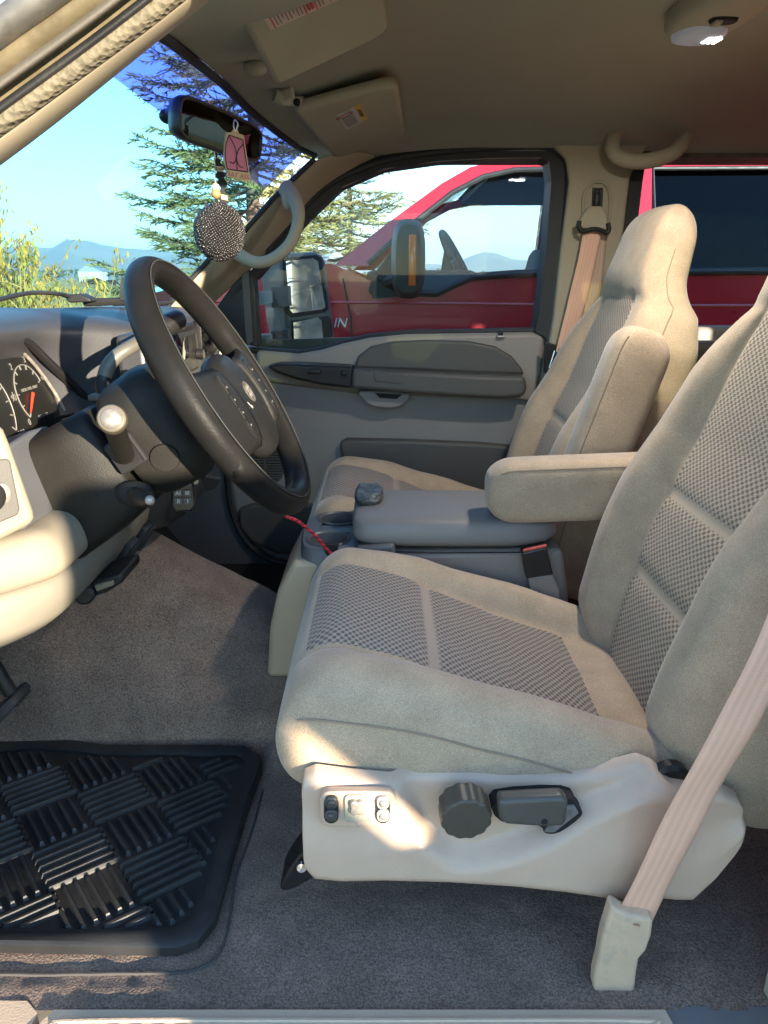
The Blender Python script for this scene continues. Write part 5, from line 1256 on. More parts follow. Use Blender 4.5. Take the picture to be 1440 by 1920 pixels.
# console body
MB().prism([V(-0.16, 1.33, -0.80), V(-0.10, 1.33, -0.53), V(-0.02, 1.33, -0.498), V(0.34, 1.33, -0.492), V(0.36, 1.33, -0.60), V(0.36, 1.33, -0.84), V(-0.16, 1.33, -0.84)], (0, 0.23, 0)).build('body', M_con, cc, bev=0.012, seg=3)
MB().prism([U(x, y, 1.318) for x, y in [(549, 1052), (640, 1050), (622, 1140), (560, 1272), (500, 1272), (505, 1180), (520, 1110)]], (0, 0.22, 0)).build('front_leg', mat('console_leg', (0.46, 0.34, 0.225), 0.5, bump=0.12, bscale=450, var=0.05), cc, bev=0.012, seg=3)
# cup holder module
M_cup = mat('cup_holder', (0.085, 0.085, 0.085), 0.45, bump=0.12, bscale=450, var=0.06)
ch = MB(); cyc = [(V(-0.108, 1.375, -0.0), 0.040), (V(-0.095, 1.505, 0), 0.041)]
zt = -0.487; zb = -0.557
# outer wall as a closed loft round both cups, with inner walls going down
def outline(gr, z):
    pts = []
    for (x, y) in smooth_path([V(-0.16-gr, 1.36, 0), V(-0.145-gr, 1.325-gr, 0), V(-0.08, 1.318-gr, 0), V(-0.02, 1.322-gr, 0), V(0.005, 1.34, 0), V(0.005, 1.53, 0), V(-0.02, 1.553+gr, 0), V(-0.08, 1.56+gr, 0), V(-0.135-gr, 1.553+gr, 0), V(-0.155-gr, 1.52, 0), V(-0.165-gr, 1.44, 0)], 5, True) and [(p.x, p.y) for p in smooth_path([V(-0.16-gr, 1.36, 0), V(-0.145-gr, 1.325-gr, 0), V(-0.08, 1.318-gr, 0), V(-0.02, 1.322-gr, 0), V(0.005, 1.34, 0), V(0.005, 1.53, 0), V(-0.02, 1.553+gr, 0), V(-0.08, 1.56+gr, 0), V(-0.135-gr, 1.553+gr, 0), V(-0.155-gr, 1.52, 0), V(-0.165-gr, 1.44, 0)], 5, True)]:
        pts.append(V(x, y, z))
    return pts
ch.loft([outline(0.004, zb), outline(0.003, zb+0.02), outline(0.0, zt-0.006), outline(-0.004, zt)], closed=True, cap=False)
o1 = outline(-0.004, zt)
# top deck with the two round openings: radial fans from each cup out to the rim
deck = []
n = len(o1)
for i in range(n):
    p = o1[i]; c, r = min(cyc, key=lambda q: (V(q[0].x, q[0].y, 0)-V(p.x, p.y, 0)).length-q[1])
    d = V(p.x-c.x, p.y-c.y, 0).normalized(); deck.append(V(c.x+d.x*r, c.y+d.y*r, zt+0.001))
ch.loft([o1, deck], closed=True, cap=False)
ch.box((-0.10, 1.44, zt-0.004), (0.10, 0.05, 0.008), None, 0.003)
ch.build('cup_holder', M_cup, cc, sharp=50)
for c, r in cyc:
    c = V(c.x, c.y, zt)
    MB().lathe([(r+0.004, 0.002), (r+0.001, 0.004), (r-0.002, 0.001), (r-0.003, -0.02), (r-0.006, -0.062), (0.0, -0.063)], c, (0, 0, 1), 32, cap=False).build('cup_well', M_cup, cc)
    MB().lathe([(r-0.012, -0.0605), (r-0.02, -0.0605), (r-0.024, -0.0625)], c, (0, 0, 1), 28, cap=False).build('cup_ring', M_dark, cc)
# slots in the cup walls and the step behind them
MB().prism([V(-0.052, 1.316, zt+0.004), V(0.02, 1.316, zt+0.012), V(0.03, 1.316, zb), V(-0.052, 1.316, zb)], (0, 0.03, 0)).build('cup_shoulder', M_cup, cc, bev=0.008, seg=3)
MB().box((-0.015, 1.445, -0.50), (0.06, 0.225, 0.03), None, 0.01).build('cup_back', M_cup, cc)
MB().prism([U(x, y, 1.312) for x, y in [(603, 1020), (636, 1020), (630, 1044), (612, 1044)]], (0, 0.012, 0)).build('cup_slot', M_dark, cc, bev=0.004)

# crumpled dark rag / leather pouch on the lid nose
pr = MB(); 
def pouch(a, b):
    th = a*2*math.pi; ph = b*math.pi; c = U(692, 930, 1.475)
    x = 0.030*math.sin(ph)**0.6*math.copysign(abs(math.cos(th))**0.7, math.cos(th)); y = 0.062*math.sin(ph)**0.6*math.copysign(abs(math.sin(th))**0.7, math.sin(th)); z = 0.014*math.cos(ph)
    nn = noise.noise(V(x*70, y*70, z*60))*1.3+noise.noise(V(x*160, y*160, 4))*0.5; z += -0.006*math.exp(-((x/0.018)**2+(y/0.035)**2))*(1 if z > 0 else 0)
    return c+V(x, y, z+0.004*nn+0.004)
po = pr.grid(pouch, 40, 20).build('armrest_wear_patch', mat('worn_vinyl', (0.055, 0.058, 0.056), 0.4, bump=1.0, bscale=160, var=0.6, vscale=60, dirt=(0.30, 0.30, 0.27), dscale=45, damt=0.8), None, sharp=180)
po.name = 'wallet'; tag(po, 'worn black leather pouch lying on the front of the console lid', 'pouch')
# ------------------------------------------------------------------ seat belts, buckle
def strap(name, pts, w, wdir, mat_, parent, th=0.0012):
    """flat webbing following pts, widths along wdir"""
    P = smooth_path(pts, 8); mb = MB(); uv = {}; acc = 0; n = len(P)
    for i, p in enumerate(P):
        if i: acc += (P[i]-P[i-1]).length
        wd = wdir[0].lerp(wdir[1], i/(n-1)).normalized()
        d = (P[min(i+1, n-1)]-P[max(i-1, 0)]).normalized(); wd = (wd-d*wd.dot(d)).normalized(); nn = d.cross(wd)
        for k in range(7):
            u = -0.5+k/6; uv[len(mb.v)] = (u*w, acc); mb.v.append(p+wd*(u*w)+nn*(0.001*math.sin(acc*40+u*3)))
    for i in range(n-1):
        for k in range(6): mb.f.append([i*7+k, i*7+k+1, (i+1)*7+k+1, (i+1)*7+k]); mb.m.append(0)
    return mb.build(name, mat_, parent, uv=uv, solid=th, sharp=180)
b1 = thing('seat_belt', U(1190, 1700, 0.73), 'peach driver seat belt crossing the seat base to a beige floor boot', 'seat belt')
strap('webbing', [V(0.60, 0.745, 0.12), U(1640, 800, 0.72), U(1520, 1060, 0.705), U(1460, 1200, 0.705), U(1380, 1360, 0.71), U(1300, 1500, 0.72), U(1200, 1700, 0.735), U(1188, 1725, 0.737)], 0.047, (V(0.9, 0.1, 0.35), V(0.9, 0.05, -0.3)), M_belt, b1)
M_boot = mat('belt_boot', (0.54, 0.39, 0.26), 0.55, bump=0.15, bscale=350, var=0.08, vscale=30, dirt=(0.22, 0.20, 0.18), dscale=25, damt=0.7)
bt = [(1147, 1700), (1175, 1716), (1226, 1726), (1222, 1758), (1213, 1784), (1199, 1800), (1194, 1830), (1190, 1862), (1184, 1886), (1150, 1878), (1112, 1858), (1114, 1835), (1122, 1800), (1129, 1760), (1138, 1730)]
MB().prism(px_poly(bt, 0.722), (0, 0.020, 0.004)).build('boot', M_boot, b1, bev=0.005, seg=4)
b2 = thing('seat_belt', U(1100, 500, 2.1), 'pinkish passenger seat belt running down from its guide on the far pillar', 'seat belt')
strap('webbing', [U(1112, 432, 2.105), U(1098, 500, 2.10), U(1076, 590, 2.10), U(1060, 655, 2.10), U(1050, 700, 2.11)], 0.050, (V(1, 0.1, 0.1), V(1, 0.1, 0.3)), M_belt, b2)
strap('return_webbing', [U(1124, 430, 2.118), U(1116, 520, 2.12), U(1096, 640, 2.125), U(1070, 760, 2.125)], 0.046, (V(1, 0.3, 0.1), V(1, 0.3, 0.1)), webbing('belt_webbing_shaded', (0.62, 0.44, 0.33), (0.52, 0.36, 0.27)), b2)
MB().prism(px_poly([(1107, 386), (1130, 386), (1138, 402), (1143, 424), (1139, 432), (1088, 428), (1085, 416), (1098, 396)], 2.095), (0, 0.022, 0)).build('guide_cover', M_beige, b2, bev=0.006, seg=3)
MB().tube(smooth_path([U(x, y, 2.090) for x, y in [(1086, 414), (1086, 426), (1093, 434), (1110, 430), (1124, 431), (1137, 437), (1142, 430), (1140, 418)]], 5), 0.006, 10).build('guide_ring', M_black, b2)
MB().box(U(1120, 375, 2.112), (0.014, 0.012, 0.030), None, 0.003).build('anchor_bolt', M_black, b2)
MB().prism(px_poly([(1022, 640), (1052, 650), (1050, 660), (1030, 700), (1020, 700)], 2.098), (0, 0.012, 0)).build('latch_plate', M_black, b2, bev=0.003)
MB().tube([U(x, y, 2.092) for x, y in [(1030, 690), (1040, 658), (1046, 664)]], 0.003, 8).build('latch_tongue', M_chrome, b2)
bk = thing('belt_buckle', U(1010, 1060, 1.33), 'black belt buckle with red press button standing beside the console', 'belt buckle')
MB().prism(px_poly([(979, 1036), (1026, 1026), (1038, 1078), (988, 1086)], 1.300), (0, 0.028, 0)).build('housing', mat('buckle_black', (0.012, 0.012, 0.012), 0.35, bump=0.1), bk, bev=0.004, seg=3)
MB().prism([U(980, 1036, 1.302), U(1025, 1026, 1.302), U(1022, 1024, 1.326), U(984, 1032, 1.326)], (0, 0, 0.006)).build('press_button', mat('buckle_red', (0.62, 0.10, 0.07), 0.5, var=0.3, vscale=120), bk, bev=0.002)
MB().prism(px_poly([(990, 1082), (1036, 1076), (1050, 1105), (1050, 1150), (1000, 1150)], 1.306), (0, 0.016, 0)).build('stalk', M_con, bk, bev=0.004)

# ------------------------------------------------------------------ rubber mat with herringbone ribs
rm = thing('rubber_mat', (-0.45, 1.0, -0.85), 'black rubber floor mat with a herringbone of raised ribs and a wide rim', 'floor mat')
zm = -0.852
def MP(px, py, z=zm): return UZ(px, py, z)
o_ = [(-260, 1772), (0, 1778), (200, 1782), (330, 1784), (372, 1770), (405, 1728), (440, 1600), (470, 1500), (492, 1440), (486, 1420), (462, 1405), (380, 1402), (200, 1402), (110, 1390), (60, 1386), (0, 1394), (-260, 1394)]
i_ = [(-260, 1742), (0, 1748), (200, 1748), (330, 1742), (352, 1730), (378, 1690), (412, 1580), (446, 1480), (462, 1440), (458, 1428), (440, 1420), (370, 1420), (200, 1420), (120, 1410), (60, 1408), (0, 1414), (-260, 1414)]
O = [MP(*p) for p in o_]; I = [MP(*p) for p in i_]
n = len(O); mb = MB()
secs = [[p+V(0, 0, -0.008) for p in O], [p+V(0, 0, 0.006) for p in O], [a.lerp(b, 0.15)+V(0, 0, 0.010) for a, b in zip(O, I)], [a.lerp(b, 0.8)+V(0, 0, 0.010) for a, b in zip(O, I)], [p+V(0, 0, 0.006) for p in I], [p+V(0, 0, 0.0) for p in I]]
mb.loft(secs, closed=True, cap=False); mb.build('rim', M_rubber, rm, sharp=40)
MB().prism([p+V(0, 0, 0.0005) for p in I], (0, 0, -0.006)).build('tray', M_rubber, rm)
poly2 = [(p.x, p.y) for p in I]
def inside(x, y):
    c = False; j = len(poly2)-1
    for i in range(len(poly2)):
        xi, yi = poly2[i]; xj, yj = poly2[j]
        if (yi > y) != (yj > y) and x < (xj-xi)*(y-yi)/(yj-yi)+xi: c = not c
        j = i
    return c
# blocks of five ribs, alternating direction, laid in a diagonal basket pattern
rb = MB(); A = R(41); ca, sa = math.cos(A), math.sin(A); B = 0.105; cx0, cy0 = -0.33, 0.98
for i in range(-9, 10):
    for j in range(-9, 10):
        for k in range(6):
            if (i+j) % 2 == 0: a0, b0, a1, b1 = i*B+0.004, j*B+(k+0.5)*B/6, (i+1)*B+0.014, j*B+(k+0.5)*B/6
            else: a0, b0, a1, b1 = i*B+(k+0.5)*B/6, j*B+0.006, i*B+(k+0.5)*B/6, (j+1)*B-0.004
            # clip by sampling
            M_ = 14; run_ = []
            for q in range(M_+1):
                t = q/M_; a = lerp(a0, a1, t); b = lerp(b0, b1, t)
                x = cx0+a*ca-b*sa*0.92; y = cy0+a*sa*0.85+b*ca
                if inside(x, y) and inside(x+0.008, y) and inside(x-0.006, y+0.006): run_.append((x, y))
                elif run_: break
            if len(run_) < 7: continue
            p, q = V(*run_[0], zm), V(*run_[-1], zm); d = (q-p).normalized(); s = V(-d.y, d.x, 0)
            hgt = 0.0075; w0 = 0.0044; w1 = 0.0022
            rb.add([p-s*w0, p+s*w0, q+s*w0, q-s*w0, p-s*w1+d*0.004+V(0, 0, hgt), p+s*w1+d*0.004+V(0, 0, hgt), q+s*w1-d*0.002+V(0, 0, hgt), q-s*w1-d*0.002+V(0, 0, hgt)],
                   [[4, 5, 6, 7], [0, 3, 7, 4], [1, 5, 6, 2], [0, 4, 5, 1], [3, 2, 6, 7]])
rb.build('ribs', mat('rib_rubber', (0.03, 0.029, 0.028), 0.46, bump=0.1, bscale=300, var=0.2, vscale=14, dirt=(0.07, 0.065, 0.06), dscale=16, damt=0.35), rm, sharp=20)

# ------------------------------------------------------------------ overhead: visors, dome lamp, handles
def visor(name, label, pts, thick, parent_mat):
    """pts: four corners, pivot front, far front, far rear, pivot rear"""
    t = thing(name, sum(pts, V(0, 0, 0))/4, label, 'sun visor', 'sun visors'); a, b, c, d = pts
    nrm = (b-a).cross(d-a).normalized(); c = c-nrm*(c-a).dot(nrm)
    if nrm.z > 0: nrm = -nrm
    def Q(u, v): return a.lerp(b, u).lerp(d.lerp(c, u), v)
    r = 0.13; outl = []
    for (cu, cv, a0) in ((1-r*0.6, 1-r*1.8, 0), (r*0.6, 1-r*1.6, 90), (r*0.25, r*0.6, 180), (1-r*0.5, r*0.9, 270)):
        ru = min(1-cu, cu) if True else r; rv = min(1-cv, cv)
        for k in range(6):
            an = R(a0+90*k/5); outl.append((cu+ru*math.cos(an), cv+rv*math.sin(an)))
    mb = MB()
    mb.prism([Q(u, v)-nrm*thick*0.5 for u, v in outl], nrm*thick)
    mb.build('panel', parent_mat, t, bev=thick*0.45, seg=4)
    return t, Q, nrm
vp = [U(548, 200, 1.60), U(628, 292, 2.09), U(758, 238, 2.03), U(744, 146, 1.60)]
v1, Q1, n1 = visor('sun_visor', 'passenger sun visor with a small yellow warning sticker', vp, 0.022, M_visor)
vd = [U(400, -60, 0.93), U(512, 150, 1.27), U(728, 48, 1.27), U(700, -190, 0.90)]
vd = [vd[1], vd[0], vd[3], vd[2]]
v2, Q2, n2 = visor('sun_visor', 'driver sun visor with a long printed label along it', vd, 0.022, M_visor)
# pivot arm and clip of the passenger visor
MB().tube(smooth_path([U(515, 178, 1.56), U(535, 188, 1.57), U(552, 190, 1.59), U(566, 190, 1.62)], 5), [0.012]*5+[0.009]*11, 12).build('pivot', M_visor, v1)
MB().sphere(U(557, 192, 1.575), 0.007, 12).build('pivot_screw', M_dark, v1)
MB().prism(px_poly([(513, 178), (525, 168), (548, 160), (552, 188), (532, 193)], 1.555), (0.0, 0.02, 0.006)).build('pivot_mount', M_visor, v1, bev=0.005)
MB().sphere(U(478, 128, 1.33), 0.016, 16, 0, (1.2, 1, 0.7)).build('clip', M_visor, v2)
# stickers
M_lab = mat('label_paper', (0.62, 0.50, 0.42), 0.6, var=0.05, vscale=40); M_labw = mat('label_white', (0.55, 0.53, 0.47), 0.6); M_yel = mat('label_yellow', (0.72, 0.48, 0.06), 0.6); M_ink = mat('label_ink', (0.05, 0.04, 0.05), 0.7); M_inkr = mat('label_red', (0.45, 0.04, 0.05), 0.7)
def sticker_pt(Pl, n_, off_): return lambda x, y: ray_plane(x, y, Pl+n_*off_, n_)
c1 = Q1(0.5, 0.5)+n1*0.0112; S1 = lambda x, y, o=0.0004: ray_plane(x, y, c1+n1*o, n1)
lb = MB().prism([S1(*p) for p in [(631, 216), (664, 200), (682, 228), (650, 243)]], -n1*0.0003).build('sticker', M_labw, v1)
MB().prism([S1(*p, 0.0006) for p in [(664, 200), (674, 195), (689, 222), (681, 228)]], -n1*0.0003).build('warning_band', M_yel, lb)
xd = (S1(688, 222)-S1(674, 195)); vs, fs = text_mesh('WARNING', 0.013, S1(677, 212, 0.0008), xd, -(S1(674, 195)-S1(664, 200)), 0.0002)
MB().add(vs, fs).build('warning_text', M_ink, lb)
o = MB()
for k in range(6):
    t = 0.18+0.11*k; a = S1(*(V(664, 200, 0).lerp(V(631, 216, 0), t+0.10)[:2]), 0.0007); b = S1(*(V(681, 228, 0).lerp(V(650, 243, 0), t+0.10)[:2]), 0.0007)
    a2 = a.lerp(b, 0.32 if k > 1 else 0.05); o.tube([a2, a.lerp(b, 0.92)], 0.0006, 4)
o.build('small_print', M_ink, lb)
cc_ = S1(646, 217, 0.0007); e1 = (S1(664, 200)-S1(631, 216)).normalized(); e2 = (S1(681, 228)-S1(664, 200)).normalized()
MB().tube([cc_+e1*0.021*math.cos(a)+e2*0.009*math.sin(a) for a in [2*math.pi*k/24 for k in range(25)]], 0.0009, 4, cap=False).build('sticker_oval', M_inkr, lb)
c2 = Q2(0.5, 0.5)+n2*0.0112; S2 = lambda x, y, o=0.0004: ray_plane(x, y, c2+n2*o, n2)
lbl = [(487, 22), (600, -26), (660, -40), (648, -6), (600, 16), (550, 38), (508, 57)]
lb2 = MB().prism([S2(*p) for p in lbl], -n2*0.0003).build('label', M_lab, v2)
o = MB()
for k in range(22):
    t = 0.06+k*0.042
    A_ = V(487, 22, 0).lerp(V(655, -46, 0), t); B_ = V(508, 57, 0).lerp(V(664, -12, 0), t)
    a = S2(A_.x, A_.y, 0.0007); b = S2(B_.x, B_.y, 0.0007)
    if k in (0, 9, 12, 19): MB().tube([a.lerp(b, 0.04), a.lerp(b, 0.96)], 0.0009, 4).build('print_rule', M_inkr, lb2)
    elif k in (10, 11): MB().tube([a.lerp(b, 0.45), a.lerp(b, 0.8)], 0.0022, 4).build('print_block', M_inkr, lb2)
    else: o.tube([a.lerp(b, 0.12), a.lerp(b, 0.88-0.2*((k*7) % 3 == 0))], 0.0008, 4)
o.build('small_print', mat('label_grey_ink', (0.20, 0.13, 0.16), 0.7), lb2)
# dome lamp, lit
dl = thing('dome_lamp', V(0.52, 1.40, 0.40), 'lit dome lamp with white diodes in the headliner', 'dome lamp')
dc = V(0.515, 1.32, 0.388); ya = V(-0.10, 1, 0).normalized(); xa = V(1, 0.10, 0).normalized()
def D(u, v, h=0.0): return dc+xa*u+ya*v+V(0, 0, h)
def oval(hu, hv, h, dv=0.0, e=0.75): return [D(math.copysign(abs(math.cos(a))**e, math.cos(a))*hu, dv+math.copysign(abs(math.sin(a))**e, math.sin(a))*hv, h) for a in [2*math.pi*k/40 for k in range(40)]]
MB().loft([oval(0.058, 0.125, 0.02), oval(0.058, 0.125, 0.004), oval(0.052, 0.118, -0.008), oval(0.040, 0.10, -0.012), oval(0.01, 0.03, -0.013)]).build('housing', M_visor, dl, sharp=60)
M_lens = mat('lamp_lens', (0.62, 0.60, 0.60), 0.12); M_lens.node_tree.nodes['Principled BSDF'].inputs['Transmission Weight'].default_value = 0.0
MB().loft([oval(0.040, 0.044, -0.006, 0.062), oval(0.038, 0.042, -0.017, 0.062), oval(0.028, 0.032, -0.021, 0.062), oval(0.004, 0.004, -0.022, 0.062)]).build('lens', emit('lamp_lens_lit', (0.30, 0.31, 0.34), 0.04), dl, sharp=60)
led = MB()
for i in range(3):
    for j in range(3): led.box(D(0.012+i*0.0085, 0.048+j*0.0095, -0.0222), (0.006, 0.007, 0.002), None, 0.0006)
led.build('diode_array', emit('diode', (0.9, 0.95, 1.0), 3.0), dl)
MB().loft([oval(0.022, 0.016, -0.012, -0.012), oval(0.020, 0.014, -0.0165, -0.012)]).build('switch_recess', M_dark, dl)
MB().box(D(-0.010, -0.012, -0.018), (0.012, 0.022, 0.006), None, 0.002).build('rocker_switch', M_visor, dl)
ld = bpy.data.lights.new('dome_light', 'AREA'); ld.shape = 'RECTANGLE'; ld.size = 0.06; ld.size_y = 0.06; ld.energy = 1.1; ld.color = (1.0, 0.95, 0.88)
lo = bpy.data.objects.new('dome_light', ld); COL.objects.link(lo); lo.location = D(0, 0.062, -0.030)
# passenger grab handle over the rear door, A-pillar grab handle
gh = thing('grab_handle', U(1230, 260, 2.1), 'beige U-shaped grab handle on the headliner above the far doors', 'grab handle')
hp = smooth_path([U(1180, 214, 2.11), U(1160, 240, 2.085), U(1148, 272, 2.07), U(1158, 294, 2.06), U(1195, 303, 2.055), U(1240, 296, 2.055), U(1272, 278, 2.065), U(1290, 246, 2.085), U(1306, 212, 2.11)], 7)
nh = len(hp); MB().tube(hp, [0.0190+0.004*abs(2*i/(nh-1)-1)**3 for i in range(nh)], 18).build('bar', M_beige, gh, sub=1)
for (x, y) in ((1172, 228), (1303, 228)):
    MB().sphere(U(x, y, 2.072), 0.013, 16, 0, (0.8, 0.5, 1.2)).build('screw_cap', M_visor, gh)
    MB().sphere(U(x+(4 if x < 1200 else 1), y-8, 2.10), 0.024, 18, 0, (1, 1, 0.9)).build('end_pad', M_beige, gh)
ah = thing('grab_handle', U(530, 430, 2.0), 'beige curved grab handle on the passenger windshield pillar', 'grab handle')
hp = smooth_path([U(536, 352, 2.02), U(552, 372, 1.99), U(560, 402, 1.97), U(554, 436, 1.955), U(538, 464, 1.95), U(510, 486, 1.95), U(482, 492, 1.955), U(456, 482, 1.965), U(432, 466, 1.98), U(412, 462, 2.0)], 7)
nh = len(hp); MB().tube(hp, [0.0145+0.009*abs(2*i/(nh-1)-1)**3 for i in range(nh)], 18).build('bar', M_beige, ah, sub=1)
MB().sphere(U(540, 372, 1.992), 0.020, 18, 0, (0.8, 0.45, 1.35)).build('screw_cap', M_beige, ah)

# ------------------------------------------------------------------ rear-view mirror and what hangs from it
mr = thing('rear_view_mirror', U(415, 250, 1.4), 'rear view mirror with black shell hanging at the windshield', 'mirror')
mc = U(416, 247, 1.40); e1 = (U(492, 277, 1.52)-U(338, 217, 1.29)).normalized(); nn = V(0.86, -0.48, -0.12); nn = (nn-e1*nn.dot(e1)).normalized(); e2 = nn.cross(e1)
if e2.z < 0: e2 = -e2
HW = (U(494, 278, 1.52)-U(336, 216, 1.29)).length/2; HH = 0.033
def MR(u, v, w=0.0): return mc+e1*u+e2*v+nn*w
def mring(ku, kv, w): return [MR(math.copysign(abs(math.cos(a))**0.32, math.cos(a))*HW*ku, math.copysign(abs(math.sin(a))**0.45, math.sin(a))*HH*kv*(1-0.06*math.cos(a)), w) for a in [2*math.pi*k/44 for k in range(44)]]
MB().loft([mring(0.7, 0.6, -0.030), mring(0.93, 0.9, -0.022), mring(1.0, 1.0, -0.006), mring(1.0, 1.0, 0.003), mring(0.985, 0.94, 0.006), mring(0.955, 0.85, 0.006), mring(0.945, 0.82, 0.002)], cap=True).build('shell', mat('mirror_shell', (0.018, 0.017, 0.016), 0.35, var=0.1), mr, sharp=50)
MB().loft([mring(0.945, 0.82, 0.0025), mring(0.9, 0.7, 0.0026), mring(0.3, 0.2, 0.0026)]).build('glass', mat('mirror_face', (0.055, 0.058, 0.048), 0.02, metal=1.0), mr)
MB().tube(smooth_path([U(345, 218, 1.36), U(330, 208, 1.40), U(312, 220, 1.46)], 5), [0.012]*5+[0.011]*6, 12).build('bracket', M_black, mr)
MB().sphere(U(316, 218, 1.44), 0.014, 14, 0, (1.2, 1, 0.9)).build('mount_ball', M_black, mr)
# wooden tag air freshener
M_wood = mat('pale_wood', (0.60, 0.40, 0.20), 0.6, var=0.15, vscale=60); M_pink = mat('pink_print', (0.62, 0.16, 0.20), 0.6, var=0.04); M_line = mat('print_line', (0.05, 0.02, 0.03), 0.7); M_pinkt = mat('pink_letters', (0.50, 0.035, 0.08), 0.6)
tg = thing('air_freshener', U(445, 290, 1.345), 'wooden tag air freshener with pink rear view drawing hanging from the mirror', 'air freshener')
YT = 1.345; tx = V(0.94, 0.34, 0).normalized(); tn = V(tx.y, -tx.x, 0); t0_ = U(446, 292, YT)
def TG(px, py, w=0.0): return ray_plane(px, py, t0_+tn*w, tn)
MB().prism([TG(*p) for p in [(423, 248), (434, 248), (437, 242), (446, 243), (448, 250), (457, 253), (470, 338), (466, 340), (428, 332), (419, 300), (420, 270)]], -tn*0.004).build('tag', M_wood, tg, bev=0.0008)
MB().prism([TG(*p, 0.0003) for p in [(429.5, 253), (455.5, 262), (459, 285), (465, 322.5), (426, 317), (422.5, 292), (424, 270)]], -tn*0.0003).build('print', M_pink, tg)
o = MB()
def ln(P, r=0.0009): o.tube(smooth_path([TG(x, y, 0.0006) for x, y in P], 5), r, 5)
ln([(429.5, 253), (424, 270), (422.5, 292), (426, 317)]); ln([(426, 317), (465, 322.5)]); ln([(465, 322.5), (459, 285), (455.5, 262)]); ln([(455.5, 262), (429.5, 253)])
ln([(430, 256), (438, 270), (443, 285), (442, 300), (437, 306), (431, 303)]); ln([(456, 271), (448, 280), (444, 292), (445, 303), (450, 312), (456, 313.5)]); ln([(443.5, 292), (444, 306), (444.5, 319)])
o.build('outline', M_line, tg)
vs, fs = text_mesh('DAT ASS.', 0.0098, TG(447, 329.5, 0.0005), TG(468, 332)-TG(428, 325), V(0, 0, 1), 0.0002, spacing=1.02)
MB().add(vs, fs).build('lettering', M_pinkt, tg)
MB().tube(smooth_path([TG(441, 247), TG(438, 236), TG(440, 225, -0.01), TG(446, 232), TG(442, 246)], 5), 0.0011, 5).build('string', M_white, tg)
# black cut-out tree ornament with two little plates
bt_ = thing('air_freshener', U(415, 330, 1.365), 'black cut-out tree ornament with small plates hanging behind the pink tag', 'air freshener')
t1_ = U(414, 330, 1.372)
def TB(px, py, w=0.0): return ray_plane(px, py, t1_+tn*w, tn)
tree_ = [(404, 284), (408, 290), (407, 296), (415, 300), (413, 306), (421, 312), (418, 320), (424, 328), (420, 334), (427, 344), (424, 352), (421, 358), (423, 370), (414, 368), (414, 350), (408, 342), (410, 336), (403, 330), (407, 322), (401, 314), (405, 306), (401, 298), (404, 292)]
MB().prism([TB(*p) for p in tree_], -tn*0.004).build('cutout', M_dark, bt_)
p1 = MB().prism([TB(*p, 0.0012) for p in [(405, 311), (419, 312), (419, 322), (406, 321)]], -tn*0.001).build('name_plate', M_wood, bt_)
vs, fs = text_mesh('Little', 0.0062, TB(412, 316.5, 0.0014), tx, V(0, 0, 1), 0.0002); MB().add(vs, fs).build('lettering', M_ink, p1)
MB().prism([TB(*p, 0.001) for p in [(411, 360), (427, 364), (429, 382), (413, 379)]], -tn*0.003).build('block', M_dark, bt_)
MB().prism([TB(*p, 0.0022) for p in [(414, 364), (426, 367), (427.5, 376), (415, 373)]], -tn*0.001).build('name_plate', M_wood, bt_)
MB().tube([TB(401, 284), TB(404, 298)], 0.0008, 5).build('string', M_white, bt_)
# foam-like black mesh ball on beads
ba = thing('mesh_ball', U(412, 435, 1.33), 'black beaded mesh ball hanging on wooden beads below the mirror', 'ornament')
bc0 = U(411.5, 435.5, 1.33); rn = random.Random(2); mb = MB(); rx_, rz_ = 0.0405, 0.0445
M_bead = mat('black_beads', (0.02, 0.018, 0.017), 0.22, coat=0.3)
n = 1500
ico = bmesh.new(); bmesh.ops.create_icosphere(ico, subdivisions=1, radius=1.0); iv = [v.co.copy() for v in ico.verts]; iff = [[v.index for v in f.verts] for f in ico.faces]; ico.free()
for i in range(n):
    z = 1-2*(i+0.5)/n; a = i*2.39996; r = math.sqrt(1-z*z)
    p = bc0+V(r*math.cos(a)*rx_, r*math.sin(a)*0.034, z*rz_)*(1+rn.uniform(-0.03, 0.03)); s = 0.0023*rn.uniform(0.8, 1.2)
    mb.add([p+q*s for q in iv], iff)
mb.build('beads', M_bead, ba, fixn=False, sharp=180)
MB().sphere(bc0, 1.0, 20, 0, (rx_*0.95, 0.032, rz_*0.95)).build('core', M_dark, ba)
MB().sphere(U(404, 351, 1.335), 0.0062, 14).build('bead', mat('cream_bead', (0.62, 0.52, 0.34), 0.5), ba)
MB().sphere(U(405, 363, 1.335), 0.0078, 14, 0, (1, 1, 1.05)).build('bead', mat('orange_wood_bead', (0.42, 0.19, 0.07), 0.4, var=0.2, vscale=80), ba)
MB().tube([U(406, 378, 1.335)+V(0.004*math.cos(a), 0, 0.005*math.sin(a)) for a in [2*math.pi*k/16 for k in range(17)]], 0.0009, 5, cap=False).build('ring', M_chrome, ba)
MB().tube([U(404, 345, 1.335), U(403, 310, 1.345), U(402, 284, 1.36)], 0.0007, 5).build('string', M_white, ba)
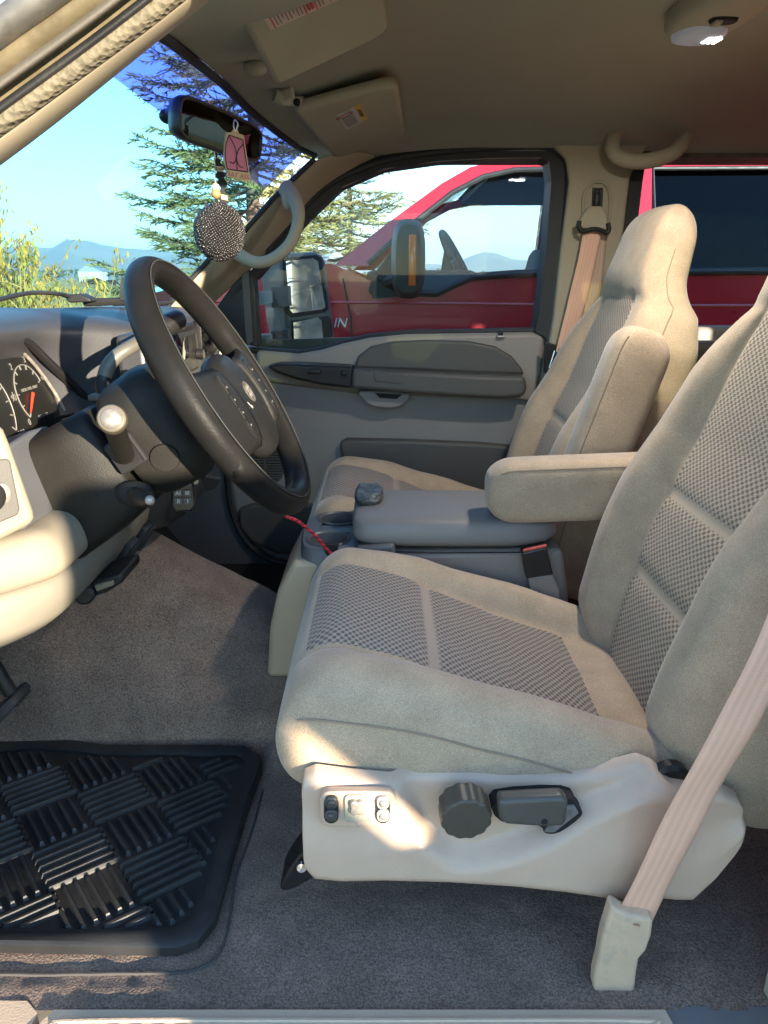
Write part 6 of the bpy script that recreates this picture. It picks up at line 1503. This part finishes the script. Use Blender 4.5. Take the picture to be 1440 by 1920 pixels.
# red and black braided cord from the wheel to the cup holder
cd = [U(536, 968, 1.14), U(560, 978, 1.18), U(590, 1003, 1.24), U(612, 1028, 1.29), U(629, 1047, 1.31), U(634, 1060, 1.315)]
cp_ = smooth_path(cd, 30); M_cr = mat('cord_red', (0.62, 0.02, 0.04), 0.6); mb = MB()
for ph in (0, math.pi):
    pts = []
    for i, p in enumerate(cp_):
        d = (cp_[min(i+1, len(cp_)-1)]-cp_[max(i-1, 0)]); _, s, u = frame(d); a = i*0.62+ph
        pts.append(p+(s*math.cos(a)+u*math.sin(a))*0.0014)
    mb.tube(pts, 0.0019, 6, mi=0 if ph == 0 else 1)
co = mb.build('braided_cord', [M_cr, mat('cord_dark', (0.20, 0.012, 0.02), 0.6)], None); tag(co, 'thin red braided cord running from behind the wheel down into the cup holder', 'cord')
# phone-mount style black clamp with white card hung on the far vent
wc = thing('hanging_card', U(435, 665, 1.66), 'plain pale card hanging from a clip on the right-hand vent', 'card')
MB().prism(px_poly([(410, 638), (428, 630), (440, 650), (452, 682), (448, 692), (440, 698), (420, 690), (412, 672)], 1.66), (0, 0.003, 0)).build('card', mat('pale_card', (0.50, 0.52, 0.42), 0.5, var=0.15, vscale=60, bump=0.2), wc, bev=0.001)
MB().tube(smooth_path([U(383, 632, 1.64), U(392, 625, 1.63), U(403, 632, 1.63), U(402, 650, 1.63), U(392, 655, 1.635)], 5), 0.010, 12).build('clip', M_black, wc)
MB().sphere(U(411, 633, 1.645), 0.009, 14).build('clip_ball', mat('green_ball', (0.45, 0.55, 0.42), 0.25), wc)
# windshield wiper outside on the cowl
wp = thing('wiper', U(100, 560, 1.5), 'black windshield wiper arm lying along the base of the glass', 'wiper')
MB().tube(smooth_path([U(-60, 578, 1.30), U(0, 561, 1.35), U(60, 549, 1.42), U(110, 551, 1.5), U(128, 556, 1.52)], 6), 0.008, 8, flat=0.5).build('arm', M_rubber, wp)
MB().prism(px_poly([(122, 562), (124, 552), (150, 551), (168, 560), (170, 566), (130, 568)], 1.52), (0, 0.04, 0)).build('pivot', M_rubber, wp, bev=0.004)
MB().tube([U(160, 567, 1.55), U(200, 566, 1.6), U(240, 565, 1.65)], 0.008, 8).build('blade', M_seal, wp)
MB().prism(px_poly([(224, 563), (226, 521), (229, 519), (233, 563)], 1.62), (0, 0.008, 0)).build('antenna_stub', M_rubber, wp)
